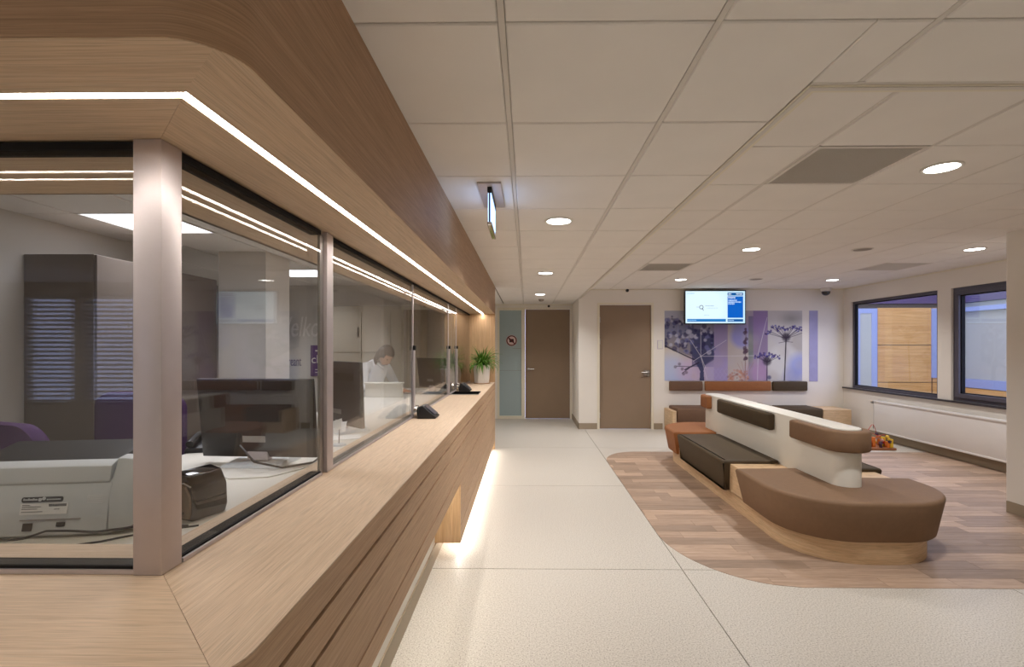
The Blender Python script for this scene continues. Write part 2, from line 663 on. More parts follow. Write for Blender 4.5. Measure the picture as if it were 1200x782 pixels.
# office shell
struct('wall_office_left', MB().box(-3.55, -3.39, YF + .1, 4.5, 0, H1 + .1), M_OFFWALL)
struct('wall_office_return', MB().box(-5.2, -3.39, 4.5, 4.6, 0, H1 + .1), M_OFFWALL)
struct('wall_office_far', MB().box(-5.3, -5.2, 4.5, 7.1, 0, H1 + .1), M_OFFWALL)
struct('wall_office_back', MB().box(-5.3, -1.06, 7.05, 7.22, 0, H1 + .1), M_OFFWALL)
struct('column', MB().box(-2.885, -2.44, 4.5, 4.95, 0, H1), M_OFFWALL)

# baseboards
struct('baseboard_back', MB().box(XC - .012, D1a - .005, YB - .012, YB, 0, .11).box(D1b + .005, 2.5, YB - .012, YB, 0, .11), M_BASEB)
struct('baseboard_return', MB().box(XC - .012, XC, YB - .012, YH, 0, .11), M_BASEB)
struct('baseboard_window', MB().box(XR - .014, XR, 4.57, YB, 0.003, .115), M_BASEB)
struct('baseboard_right', MB().box(XW - .014, XW + .0, -4.4, 4.53, 0.003, .105), M_BASEB)
struct('baseboard_hall', MB().box(0.945, XC - .012, YH - .012, YH, 0, .11), M_BASEB)

# ------------------------------------------------------------------ ceilings
TILE_CACHE = {}


def tiles(parent, xl, yl, z, m=M_CEIL, skip=None, gx=0.011, gy=0.0042):
    for i in range(len(xl) - 1):
        for j in range(len(yl) - 1):
            if skip and skip(xl[i], xl[i + 1], yl[j], yl[j + 1]):
                continue
            w, d = xl[i + 1] - xl[i] - 2 * gx, yl[j + 1] - yl[j] - 2 * gy
            if w < 0.02 or d < 0.02:
                continue
            key = (round(w, 4), round(d, 4), m.name)
            if key not in TILE_CACHE:
                t = MB()
                c = 0.004
                t.loft([[(-w / 2 + c, -d / 2 + c, 0), (w / 2 - c, -d / 2 + c, 0), (w / 2 - c, d / 2 - c, 0), (-w / 2 + c, d / 2 - c, 0)],
                        [(-w / 2, -d / 2, c), (w / 2, -d / 2, c), (w / 2, d / 2, c), (-w / 2, d / 2, c)],
                        [(-w / 2, -d / 2, .02), (w / 2, -d / 2, .02), (w / 2, d / 2, .02), (-w / 2, d / 2, .02)]])
                me = t.mesh('ceiling_tile')
                me.materials.append(m)
                TILE_CACHE[key] = me
            obj('ceiling_tile', TILE_CACHE[key], m, parent, loc=((xl[i] + xl[i + 1]) / 2, (yl[j] + yl[j + 1]) / 2, z))


YT = 1.66    # near edge of the raised field
# main ceiling: carcass above the tiles with its long bars
M_CARC = mat('ceiling_void', (126, 116, 104), .9, spec=.1)
cm, bars = MB(), MB()
cm.box(-8.5, XW, -4.6, YT, H1 + .02, H1 + .1).box(-1.2, XC, YT, YH, H1 + .02, H1 + .1)
for x in [-0.07 + 0.597 * k for k in range(0, 8)]:
    y1 = YH if x < XC else YT
    bars.box(x - .009, x + .009, 0.14, y1, H1 + .003, H1 + .0195)
ceil_main = struct('ceiling', cm, M_CARC)
struct('grid_bar', bars, M_TBAR, ceil_main)
struct('ceiling_plain', MB().box(-8.5, XW, -4.6, 0.137, H1, H1 + .02).box(-8.5, -.5, 0.137, YF, H1, H1 + .02), M_CEIL, ceil_main)
ylm = [0.14] + [0.734 + 0.598 * k for k in range(16)] + [YH]
tiles(ceil_main, [-0.49, -0.07, 0.527, XC + .008], ylm[2:], H1)
tiles(ceil_main, [-0.49, -0.07, 0.527, 1.124, 1.721, 2.318, 2.915, 3.512, 4.109, XW], [0.14, 0.734, 1.332], H1)
tiles(ceil_main, [XC - .010, 1.124, 1.721, 2.318, 2.915, 3.512, 4.109, XW], [1.332, YT], H1)
tiles(ceil_main, [-1.05, -0.49], [YE + .05, 8.5, YH], H1)
# raised ceiling
cr, bars = MB(), MB()
cr.box(XC - .1, XW + .1, YT - .1, 4.6, H2 + .02, H2 + .1).box(XC - .1, XR + .3, 4.6, YB + T, H2 + .02, H2 + .1)
xr_ = [1.53 + 0.601 * k for k in range(8)]
for x in xr_:
    bars.box(x - .008, x + .008, YT if x < XW else 4.56, YB, H2 + .003, H2 + .0195)
ceil_raised = struct('ceiling', cr, M_CARC)
struct('grid_bar', bars, M_TBAR, ceil_raised)
ylr = [YT + .0, 1.96] + [2.57 + 0.602 * k for k in range(11)] + [YB]
VENTS = [(1.53, 2.57), (1.53, 2.57 + 6 * .602), (1.53 + 5 * .601, 2.57 + 6 * .602)]


def skip_r(x0, x1, y0, y1):
    if x0 > XW - .1 and y1 < 4.6:
        return True
    return any(abs(x0 - vx) < .02 and abs(y0 - vy) < .02 for vx, vy in VENTS)


tiles(ceil_raised, [XC] + xr_ + [XR], ylr, H2, skip=skip_r)
# edge of the step: upstand and a flat cream profile underneath
struct('ceiling_upstand', MB().box(XC - .0, XC + .018, YT, YB, H1 - .001, H2 + .02).box(XC, XW, YT - .018, YT, H1 - .001, H2 + .02), M_TBAR, ceil_raised)
tr = MB()
tr.prism([(XC - .004, YT - .004), (XW, YT - .004), (XW, YT + .036), (XC + .036, YT + .036), (XC + .036, YB), (XC - .004, YB)], H1 - .006, H1 - .001)
struct('trim_1', tr, M_FRAME_CREAM)
tr2 = MB().prism([(XC + .002, YT + .002), (XW, YT + .002), (XW, YT + .02), (XC + .02, YT + .02), (XC + .02, YB), (XC + .002, YB)], H1 - .009, H1 - .006)
struct('trim_2', tr2, M_TBAR)
# cornice shadow profile where the raised ceiling meets the walls
struct('trim_3', MB().box(XC, XR, YB - .02, YB, H2 - .018, H2 - .002).box(XR - .02, XR, 4.56, YB - .02, H2 - .018, H2 - .002), M_FRAME_CREAM)
struct('trim_4', MB().box(-1.05, XC, YH - .02, YH, H1 - .018, H1 - .002), M_FRAME_CREAM)
# office ceiling
co = MB()
co.box(-5.3, -0.85, YF + .1, 7.2, H1 + .02, H1 + .1)
ceil_off = struct('ceiling', co, M_CARC)
xo = [-5.25, -4.84, -4.24, -3.64, -3.04, -2.44, -1.84, -1.24]
yo = [0.9, 1.40, 2.0, 2.6, 3.2, 3.8, 4.4, 5.0, 5.6, 6.2, 6.8, 7.05]
OPAN = [(-3.04, 3.2), (-3.04, 5.6), (-1.84, 2.0), (-1.84, 4.4)]
tiles(ceil_off, xo, yo, H1, skip=lambda a, b, c, d: any(abs(a - p) < .02 and abs(c - q) < .02 for p, q in OPAN))
for p, q in OPAN:
    far = ' above the cabinets' if p < -3 else ' above the desk'
    t = thing('ceiling_light', 'square flat light panel in the office ceiling%s%s' % (far, ', farther one' if q in (5.6, 4.4) else ', nearer one'), 'light', (p + .3, q + .3, H1), group='office ceiling panels')
    obj('panel_frame', MB().box(-.298, .298, -.298, -.28, 0, .02).box(-.298, .298, .28, .298, 0, .02).box(-.298, -.28, -.28, .28, 0, .02).box(.28, .298, -.28, .28, 0, .02), M_TBAR, t)
    obj('diffuser', MB().box(-.28, .28, -.28, .28, .006, .018), M_PANEL, t)
    lamp('lamp', t, (0, 0, -.004), .55, W_OFFICE, (246, 246, 255), 'SQUARE', spread=125)

# ------------------------------------------------------------------ downlights
DL = None
spots = [(0.225, 3.43, H1, 'recessed round downlight in the hall ceiling beside the hanging exit sign'),
         (0.225, 5.86, H1, 'recessed round downlight in the hall ceiling, second one from the exit sign'),
         (0.225, 8.27, H1, 'recessed round downlight in the hall ceiling nearest the taupe hall door'),
         (2.44, 2.88, H2, 'recessed round downlight next to the large square ceiling vent'),
         (2.43, 5.28, H2, 'recessed round downlight above the middle of the seating island'),
         (4.84, 5.30, H2, 'recessed round downlight near the windows and the white wall corner'),
         (2.42, 7.66, H2, 'recessed round downlight in front of the wall television'),
         (4.84, 7.74, H2, 'recessed round downlight by the black dome camera'),
         (0.225, -1.37, H1, 'recessed round downlight in the lobby facing the counter corner'),
         (0.225, -3.3, H1, 'recessed round downlight by the lobby window wall'),
         (-2.2, -1.37, H1, 'recessed round downlight in front of the reception front'),
         (-5.2, -1.37, H1, 'recessed round downlight at the left of the lobby'),
         (-6.4, -3.3, H1, 'recessed round downlight near the blinded windows')]
for x, y, z, lab in spots:
    if DL is None:
        DL = thing('downlight', lab, 'light', (x, y, z), group='recessed downlights')
        obj('ring', MB().lathe([(.082, -.001), (.102, -.001), (.104, -.005), (.094, -.009), (.084, -.006), (.082, -.001)], n=32), M_WHITE, DL, smooth=True)
        obj('lens', MB().lathe([(.0, -.0045), (.083, -.0045), (.083, -.001), (.0, -.001)], n=32), M_LENS, DL)
    else:
        dup(DL, (x, y, z), lab)
for x, y, z, lab in spots:
    par = [o for o in COL.objects if o.get('label') == lab][0]
    lamp('lamp', par, (0, 0, -.0115), .17, W_DOWN, (255, 252, 250), spread=132)

# vents
for k, (vx, vy) in enumerate(VENTS):
    lab = ['square grey louvre vent in the raised ceiling, the large near one', 'flat grey ceiling vent in front of the television',
           'flat grey ceiling vent near the window wall'][k]
    t = thing('ceiling_vent', lab, 'vent', (vx + .30, vy + .30, H2), group='ceiling vents')
    obj('vent_frame', MB().box(-.292, .292, -.295, -.275, -.002, .02).box(-.292, .292, .275, .295, -.002, .02).box(-.292, -.272, -.275, .275, -.002, .02).box(.272, .292, -.275, .275, -.002, .02), M_TBAR, t)
    obj('vent_backing', MB().box(-.29, .29, -.29, .29, .03, .032), M_GAP, t)
    sl = MB()
    n = 40
    for i in range(n):
        x = -.268 + .536 * (i + .5) / n
        sl.add([(x - .0040, -.275, .002), (x - .001, -.275, .0), (x + .004, -.275, .022), (x + .001, -.275, .024),
                (x - .0040, .275, .002), (x - .001, .275, .0), (x + .004, .275, .022), (x + .001, .275, .024)],
               [(0, 1, 2, 3), (7, 6, 5, 4), (0, 4, 5, 1), (1, 5, 6, 2), (2, 6, 7, 3), (3, 7, 4, 0)])
    obj('louvre', sl, M_VENT, t, kind='stuff')

# ceiling speakers and small sensors
for x, y, lab in [(3.63, 5.29, 'round grey ceiling speaker between two lit downlights over the island'), (3.58, 7.62, 'round grey ceiling speaker above the wall mural')]:
    t = thing('ceiling_speaker', lab, 'speaker', (x, y, H2), group='ceiling speakers')
    obj('grille', MB().lathe([(0, -.008), (.085, -.008), (.088, -.004), (.0, -.004)], n=28), M_SPKR, t, smooth=True)
    obj('ring', MB().lathe([(.088, -.001), (.104, -.001), (.102, -.008), (.09, -.009), (.088, -.001)], n=28), M_TBAR, t, smooth=True)
t = thing('smoke_detector', 'small white smoke detector on the hall ceiling near its end', 'sensor', (0.27, 9.15, H1))
obj('housing', MB().lathe([(.0, -.04), (.03, -.04), (.05, -.02), (.055, 0), (0, 0)], n=20), M_SPKR, t, smooth=True)
t = thing('motion_sensor', 'small dark sensor on the wall above the taupe door nearest the mural', 'sensor', (1.85, YB, 2.56))
obj('sensor_body', MB().lathe([(.0, -.05), (.02, -.048), (.03, -.02), (.03, 0), (0, 0)], n=16, axis='y'), M_BLKPL, t, smooth=True)
t = thing('motion_sensor', 'tiny dark sensor above the hall door', 'sensor', (.46, YH, 2.375))
obj('sensor_body', MB().lathe([(.0, -.04), (.015, -.04), (.025, -.02), (.025, 0), (0, 0)], n=16, axis='y'), M_BLKPL, t, smooth=True)
t = thing('dome_camera', 'black dome security camera with white base high on the wall', 'camera', (5.40, 8.82, H2))
obj('mount', MB().lathe([(.0, 0), (.09, 0), (.09, -.05), (.07, -.065), (0, -.065)], n=28), M_TBAR, t, smooth=True)
obj('dome', MB().lathe([(0.072, -.065), (.07, -.09), (.055, -.115), (.03, -.132), (0.002, -.137)], n=28), M_BLKGLOSS, t, smooth=True)

# exit sign seen edge-on
t = thing('exit_sign', 'slim hanging exit sign lit at its edge below the hall ceiling', 'sign', (-.205, 2.66, H1))
obj('ceiling_plate', MB().box(-.065, .065, -.05, .40, -.012, 0), M_ALU, t, bevel=.003, smooth=True)
obj('holder', MB().box(-.012, .012, -.005, .355, -.045, -.012), M_BLKPL, t)
obj('sign_plate', MB().box(-.009, .009, 0, .35, -.205, -.045), emis('sign_glow', (168, 202, 255), 2.6), t, bevel=.002, label='glowing blue white sign plate')
obj('edge_rail', MB().box(-.0045, .0045, -.006, -.0005, -.205, -.045), M_BLKPL, t, bevel=.001)
obj('bottom_rail', MB().box(-.013, .013, -.008, .356, -.222, -.205), M_CHROME, t, bevel=.003)

# ------------------------------------------------------------------ doors
door = struct('door_1', MB().box(1.345, 2.29, YB + .02, YB + .06, .006, 2.29), M_DOOR, bevel=.003)
struct('door_frame', MB().box(1.30, 1.342, YB - .012, YB + .12, 0, 2.335).box(2.293, 2.335, YB - .012, YB + .12, 0, 2.335).box(1.342, 2.293, YB - .012, YB + .12, 2.293, 2.335), M_FRAME_CREAM, door)
for z in (.25, 1.62, 2.02):
    struct('hinge', MB().lathe([(.0, -.05), (.012, -.05), (.012, .05), (0, .05)], (1.345, YB + .008, z), 12), M_STEEL, door)
hd = MB().box(2.155, 2.265, YB + .006, YB + .02, .985, 1.085).tube([(2.235, YB + .01, 1.05), (2.235, YB - .045, 1.05), (2.225, YB - .055, 1.05), (2.10, YB - .055, 1.05)], .011)
struct('handle', hd, M_STEEL, door, smooth=True)
struct('key_plate', MB().lathe([(0, -.01), (.02, -.01), (.02, 0), (0, 0)], (2.235, YB + .006, .995), 16, 'y'), M_CHROME, door)
door2 = struct('door_2', MB().box(-.035, .905, YH + .02, YH + .06, .006, 2.305), M_DOOR, bevel=.003)
struct('door_frame', MB().box(-.075, -.038, YH - .012, YH + .12, 0, 2.345).box(.908, .945, YH - .012, YH + .12, 0, 2.345).box(-.038, .908, YH - .012, YH + .12, 2.308, 2.345), M_FRAME_CREAM, door2)
struct('handle', MB().lathe([(0, -.008), (.026, -.008), (.026, 0), (0, 0)], (.03, YH + .02, 1.05), 16, 'y').tube([(.03, YH + .015, 1.05), (.03, YH - .04, 1.05), (.04, YH - .05, 1.05), (.15, YH - .05, 1.05)], .010), M_STEEL, door2, smooth=True)
# frosted side light left of the hall door
w3 = struct('window_3', MB().box(-.62, -.58, YH - .012, YH + .1, 0, 2.345).box(-.115, -.075, YH - .012, YH + .1, 0, 2.345).box(-.58, -.115, YH - .012, YH + .1, 2.29, 2.345).box(-.58, -.115, YH - .012, YH + .1, 0, .06), M_FRAME_CREAM)
struct('pane', MB().box(-.58, -.115, YH + .03, YH + .04, 1.02, 2.29), M_BLUEGL, w3)
struct('pane', MB().box(-.58, -.115, YH + .03, YH + .04, .06, 1.013), M_BLUEGL, w3)
struct('joint', MB().box(-.58, -.115, YH + .032, YH + .038, 1.013, 1.02), M_ALU_D, w3)
# no-phone roundel on it
ns = thing('no_phone_sign', 'round dark red no-phone sign on the frosted glass panel', 'sign', (-.325, YH + .028, 1.65))
obj('backing', MB().lathe([(0, -.002), (.118, -.002), (.118, 0), (0, 0)], n=32, axis='y'), mat('sign_pink_white', (214, 190, 186), .5), ns)
M_SRED = mat('sign_dark_red', (92, 26, 24), .5)
obj('ring', MB().lathe([(.088, -.005), (.112, -.005), (.112, -.002), (.088, -.002), (.088, -.005)], n=32, axis='y'), M_SRED, ns)
hb = MB().box(-.045, .045, -.005, -.002, -.035, .035).box(-.06, -.02, -.005, -.002, .02, .045).box(.02, .05, -.005, -.002, -.05, -.01)
obj('phone_mark', hb, mat('sign_black', (34, 16, 16), .5), ns)
s = MB().box(-.1, .1, -.0075, -.0055, -.011, .011)
so = obj('slash', s, M_SRED, ns)
so.rotation_euler.y = PI / 4
obj('sign_notice', MB().box(.02, .2, -.002, 0, -.17, -.162), M_ALU_D, ns)
# switch by door 1
t = thing('wall_switch', 'white square wall switch with lilac outline beside the mural', 'switch', (2.455, YB, 1.56))
obj('plate', MB().box(-.045, .045, -.012, 0, -.075, .075), M_WHITE, t, bevel=.004, smooth=True)
obj('outline', MB().box(-.05, .05, -.003, 0, -.08, .08), mat('lilac_plastic', (178, 158, 200), .5), t)

# ------------------------------------------------------------------ windows in the window wall
def window(name, y0, y1, sash=False):
    x0, x1 = XR + .03, XR + .10
    f = .045
    w = struct(name, MB().box(x0, x1, y0, y1, WZ0, WZ0 + f).box(x0, x1, y0, y1, WZ1 - f, WZ1).box(x0, x1, y0, y0 + f, WZ0 + f, WZ1 - f).box(x0, x1, y1 - f, y1, WZ0 + f, WZ1 - f), M_WINFR, bevel=.003)
    a, b, c, d = y0 + f, y1 - f, WZ0 + f, WZ1 - f
    if sash:
        s = .058
        struct('window_sash', MB().box(x0 - .02, x1, a, b, c, c + s).box(x0 - .02, x1, a, b, d - s, d).box(x0 - .02, x1, a, a + s, c + s, d - s).box(x0 - .02, x1, b - s, b, c + s, d - s), M_WINFR, w, bevel=.004)
        a, b, c, d = a + s, b - s, c + s, d - s
    struct('gasket', MB().box(x0 + .01, x1 - .01, a, b, c, c + .012).box(x0 + .01, x1 - .01, a, b, d - .012, d).box(x0 + .01, x1 - .01, a, a + .012, c, d).box(x0 + .01, x1 - .01, b - .012, b, c, d), M_BLACK, w)
    struct('pane', MB().box(x0 + .03, x0 + .036, a + .012, b - .012, c + .012, d - .012), M_WGLASS, w)
    return w


window('window_1', *O1)
window('window_2', *O2, sash=True)
struct('window_sill', MB().box(XR - .035, XR + .03, 4.6, 8.955, WZ0 - .025, WZ0), M_SILL, bevel=.004)

# outside: courtyard with a timber facade
struct('ground', MB().box(6.1, 22, 2, 20, -.35, -.3), mat('courtyard_paving', (120, 116, 112), .9, vary=.1))
FY = 14.15
fw = MB().box(6.4, 12.4, FY, FY + .3, -.3, 2.75)
fac = tag(obj('timber_building', fw, M_GAP), 'timber-clad building across the courtyard seen through the windows', 'building')
px = 7.3
for (xa, xb) in ((7.2, 9.42), (10.12, 11.68), (11.70, 12.2)):
    for (za, zb) in ((.50, 1.555), (1.575, 2.64), (-.3, .48)):
        obj('facade_panel', MB().box(xa + .01, xb - .012, FY - .025, FY, za, zb), W_FACADE, fac)
for (xa, xb) in ((9.45, 10.10), (11.66, 12.17)):
    z0, z1 = (-.2, 2.62) if xa < 10 else (.62, 2.62)
    wn = obj('facade_window', MB().box(xa, xb, FY - .06, FY - .03, z0, z0 + .14).box(xa, xb, FY - .06, FY - .03, z1 - .14, z1).box(xa, xa + .16, FY - .06, FY - .03, z0 + .14, z1 - .14).box(xb - .16, xb, FY - .06, FY - .03, z0 + .14, z1 - .14), M_BLUEFR, fac)
    obj('pane', MB().box(xa + .1, xb - .1, FY - .045, FY - .035, z0 + .1, z1 - .1), M_FARGL, wn)
sw = tag(obj('glazed_wing', MB().box(12.42, 12.7, 6.0, FY, -.3, 2.75), M_FARGL), 'glazed building wing with blue frames behind the second window', 'building')
obj('roof_edge', MB().box(12.25, 12.7, 6.0, FY - .07, 2.50, 2.62), M_BLUEFR, sw)
obj('blue_rail', MB().box(12.34, 12.41, 6.0, FY - .07, .38, .62), M_BLUEFR, sw)
for k in range(5):
    y = 6.0 + 1.6 * k
    obj('facade_panel', MB().box(12.34, 12.41, y + .01, min(y + 1.59, FY - .07), -.3, .36), W_FACADE, sw)
    obj('mullion', MB().box(12.36, 12.41, y, y + .06, .62, 2.5), M_BLUEFR, sw)
ev = tag(obj('roof_parapet', MB().box(6.4, 12.3, FY - .06, FY + .4, 2.76, 3.7).box(12.3, 12.8, 5.9, FY + .4, 2.76, 3.9), M_PURPAINT), 'dark plum roof parapet on top of the timber facade outside', 'roof')

# windows with blinds behind the camera (mirrored in the office glass)
for nm, (xa, xb) in (('window_4', B1), ('window_5', B2)):
    w = struct(nm, MB().box(xa, xb, YW - .12, YW - .06, BZ0, BZ0 + .05).box(xa, xb, YW - .12, YW - .06, BZ1 - .05, BZ1).box(xa, xa + .05, YW - .12, YW - .06, BZ0 + .05, BZ1 - .05).box(xb - .05, xb, YW - .12, YW - .06, BZ0 + .05, BZ1 - .05), M_WHITE)
    struct('pane', MB().box(xa + .05, xb - .05, YW - .1, YW - .094, BZ0 + .05, BZ1 - .05), M_WGLASS, w)
    sl = MB()
    for k in range(24):
        z = BZ0 + .06 + k * .062
        sl.add([(xa + .02, YW - .04, z), (xb - .02, YW - .04, z), (xb - .02, YW - .005, z + .028), (xa + .02, YW - .005, z + .028),
                (xa + .02, YW - .04, z + .002), (xb - .02, YW - .04, z + .002), (xb - .02, YW - .005, z + .03), (xa + .02, YW - .005, z + .03)],
               [(0, 3, 2, 1), (4, 5, 6, 7), (0, 1, 5, 4), (2, 3, 7, 6), (1, 2, 6, 5), (3, 0, 4, 7)])
    o = obj('blind_slats', sl, M_WHITE, w, kind='stuff')

# ------------------------------------------------------------------ reception counter
def plan(x, y, r, xl, yl, n=10):
    """plan path from the far left, round the corner, down the hall"""
    return [(xl, y)] + arc(x - r, y + r, r, -PI / 2, 0, n) + [(x, yl)]


counter = thing('reception_counter', 'long oak reception counter with horizontal board front and mitred corner', 'counter', (0, 0, 0))
CH = 0.018
# mitred worktop in two pieces
cin = RC - CH
xa, ya = XF - CH, YF + CH
xo_, yo_, TH = XF - .0005, YF + .0005, .004
arcpts = arc(xo_ - RC, yo_ + RC, RC, -PI / 2, 0, 12)
mid = arcpts[6]
gap = .0007
front_poly = [(-3.38, yo_)] + arcpts[:7] + [(XG - .0, YG + .0), (-.975, 1.285), (-3.38, 1.285)]
side_poly = [arcpts[6]] + arcpts[7:] + [(xo_, YE), (-.975, YE - .16), (-.975, 1.285), (XG, YG)]
side_poly = [(arcpts[6][0] + gap, arcpts[6][1] + gap)] + arcpts[7:] + [(xa, YE), (-1.05, YE), (-1.05, YE - .16), (-.965, YE - .16), (-.965, 1.285 + gap * 2), (XG + gap, YG + gap)]


def worktop(name, poly, m, hole=None):
    mb = MB().prism(poly, ZT - TH, ZT)
    return obj(name, mb, m, counter)


worktop('worktop', front_poly, W_FRONT_LIT)
# side worktop split round the recessed document tray
TY0, TY1, TX0, TX1 = 5.30, 5.66, -.93, -.535
sp_a = [p for p in side_poly if p[1] < 5]
near = [(arcpts[6][0] + gap, arcpts[6][1] + gap)] + arcpts[7:] + [(xo_, TY0), (-.965, TY0), (-.965, 1.285 + gap * 2), (XG + gap, YG + gap)]
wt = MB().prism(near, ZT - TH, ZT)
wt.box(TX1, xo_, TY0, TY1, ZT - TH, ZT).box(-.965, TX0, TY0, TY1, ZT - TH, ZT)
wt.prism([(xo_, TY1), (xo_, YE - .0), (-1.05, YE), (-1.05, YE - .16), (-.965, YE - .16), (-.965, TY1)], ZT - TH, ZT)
obj('worktop', wt, W_SIDE_LIT, counter)
g = .006
full = lambda yl: plan(XF, YF, RC, -3.38, yl)
for (z0, z1) in ((.911 + g, ZT - TH - .0003), (.819 + g, .911 - g), (.629 + g, .819 - g), (.549, .629 - g * .6)):
    obj('cladding_board', MB().strip(full(YE), z0, z1, CH), W_CLAD_LIT, counter, smooth=True)
YK = 3.48
for (z0, z1) in ((.367 + g * .6, .546), (.245 + g * .6, .367 - g * .6), (.122, .245 - g * .6)):
    obj('cladding_board', MB().strip([(XF, YK), (XF, YE)], z0, z1, CH), W_CLAD_LIT, counter)
# dark carcass behind the grooves
obj('groove_backing', MB().strip([(p[0] - (CH if i else 0), p[1] + (CH if i == 0 else 0)) for i, p in enumerate(plan(XF, YF, RC, -3.38, YE)) if i == 0] +
    [(q[0], q[1]) for q in arc(xa - cin, ya + cin, cin, -PI / 2, 0, 10)] + [(xa, YE)], .56, ZT - .032, .01), M_GROOVE, counter)
obj('groove_backing', MB().box(xa - .01, xa, YK + .02, YE, .13, .56), M_GROOVE, counter)
# knee space: white panel, underside, end face of the deep cabinet
obj('modesty_panel', MB().strip(plan(-.66, .93, .05, -3.38, YK), .112, ZT - .04, .02), M_WHITE, counter)
obj('plinth_board', MB().strip(plan(-.652, .922, .05, -3.38, YE), 0.0, .11, .02), M_BASEB, counter)
obj('counter_underside', MB().box(-.66, xa - .012, 1.0, YK, .552, .566), M_WHITE, counter)
obj('cabinet_end', MB().box(-.69, XF, YK - .018, YK - .0005, .122, .549), W_END, counter)
obj('cabinet_bottom', MB().box(-.69, xa - .012, YK + .001, YE, .122, .135), W_SIDE_LIT, counter)
# light lines under the counter
obj('toe_light', MB().box(-.535, -.515, YK + .12, YE - .12, .112, .121), M_TOE, counter, label='glowing light strip under the cabinet')
obj('toe_light', MB().box(-.645, -.632, 1.0, YK - .05, .538, .549), emis('knee_light_line', (255, 246, 234), E_TOE * .7), counter, label='glowing light strip in the knee space')
# end panel from counter to canopy
obj('end_panel', MB().box(-1.06, XF, YE, YE + .04, 0, ZS + .0), W_END, counter, label='upright pale oak end panel')
# recessed document tray
t = thing('document_tray', 'recessed black document tray with a steel lip passing under the glass', 'tray', (0, 0, 0))
obj('tray_base', MB().box(TX0 + .003, TX1 - .003, TY0 + .003, TY1 - .003, ZT - .029, ZT - .026), M_BLKPL, t)
obj('tray_side', MB().box(TX0 + .003, TX1 - .003, TY1 - .009, TY1 - .003, ZT - .026, ZT + .004).box(TX0 + .003, TX0 + .009, TY0 + .01, TY1 - .009, ZT - .026, ZT + .002).box(TX1 - .009, TX1 - .003, TY0 + .01, TY1 - .009, ZT - .026, ZT + .003), M_BLACK, t)
obj('steel_lip', MB().box(TX0 - .01, TX1 + .01, TY0 - .022, TY0 + .01, ZT + .0005, ZT + .004), M_STEEL, t)

# ------------------------------------------------------------------ canopy above the counter
canopy = thing('counter_canopy', 'oak canopy with a rounded corner and a light line above the counter', 'canopy', (0, 0, 0))
obj('fascia', MB().strip(plan(XF, YF, RC, -3.38, YE + .04, 16), ZS + .0015, H1, CH), W_BAND, canopy, smooth=True)
ap = arc(XF - RC, YF + RC, RC - .0015, -PI / 2, 0, 16)
LW = .012      # half width of the light line
XL, YL = -.655, .917


def soffit(poly):
    return MB().prism(poly, ZS, ZS + .015)


obj('soffit_panel', soffit([(-3.38, YF + .0015)] + ap[:9] + [(XL - LW + .006, YL + LW - .006) if False else (XL + LW * 0.7, YL - LW * 0.7), (-3.38, YL - LW)]), W_SOFX, canopy)
obj('soffit_panel', soffit([(-3.38, YL + LW), (XL - LW, YL + LW), (-1.25, 1.515), (-3.38, 1.515)]), W_SOFX, canopy)
obj('soffit_panel', soffit([ap[8]] + ap[9:] + [(XF - .0015, YE), (XL + LW, YE), (XL + LW, YL - LW)]), W_SOFY, canopy)
obj('soffit_panel', soffit([(XL - LW, YL + LW + .001), (XL - LW, YE), (-1.25, YE), (-1.25, 1.516)]), W_SOFY, canopy)
obj('light_line', MB().box(-3.38, XL + LW - .004, YL - LW, YL + LW, ZS + .003, ZS + .008), M_LED, canopy, label='bright light line along the front soffit')
obj('light_line', MB().box(XL - LW, XL + LW, YL + LW + .004, YE, ZS + .003, ZS + .008), M_LED, canopy, label='bright light line along the hall soffit')
obj('inner_fascia', MB().strip([(-1.25, YE - .16), (-1.25, 1.515), (-3.38, 1.515)], ZS, H1, CH), W_BAND, canopy)

# ------------------------------------------------------------------ glass screens
post = obj('corner_post', MB().box(-.91, -.843, 1.108, 1.175, ZT + .0005, ZS - .001), M_ALU, bevel=.002, smooth=True)
tag(post, 'square silver aluminium corner post standing on the counter', 'post')
ZG0, ZG1 = ZT + .004, ZS - .004


def front_screen():
    t = thing('glass_screen', 'wide double-glazed screen on the front of the counter, left of the corner post', 'glass screen')
    obj('pane', MB().box(-3.385, -.912, YG, YG + .03, ZG0 + .016, ZG1 - .018), M_GLASS, t)
    obj('top_seal', MB().box(-3.385, -.912, YG - .004, YG + .042, ZG1 - .018, ZG1), M_BLACK, t)
    obj('bottom_seal', MB().box(-3.385, -.912, YG - .002, YG + .04, ZG0, ZG0 + .014), M_BLACK, t)
    obj('bottom_rail', MB().box(-3.385, -.912, YG - .008, YG - .0022, ZG0 - .003, ZG0 + .007), M_ALU, t)


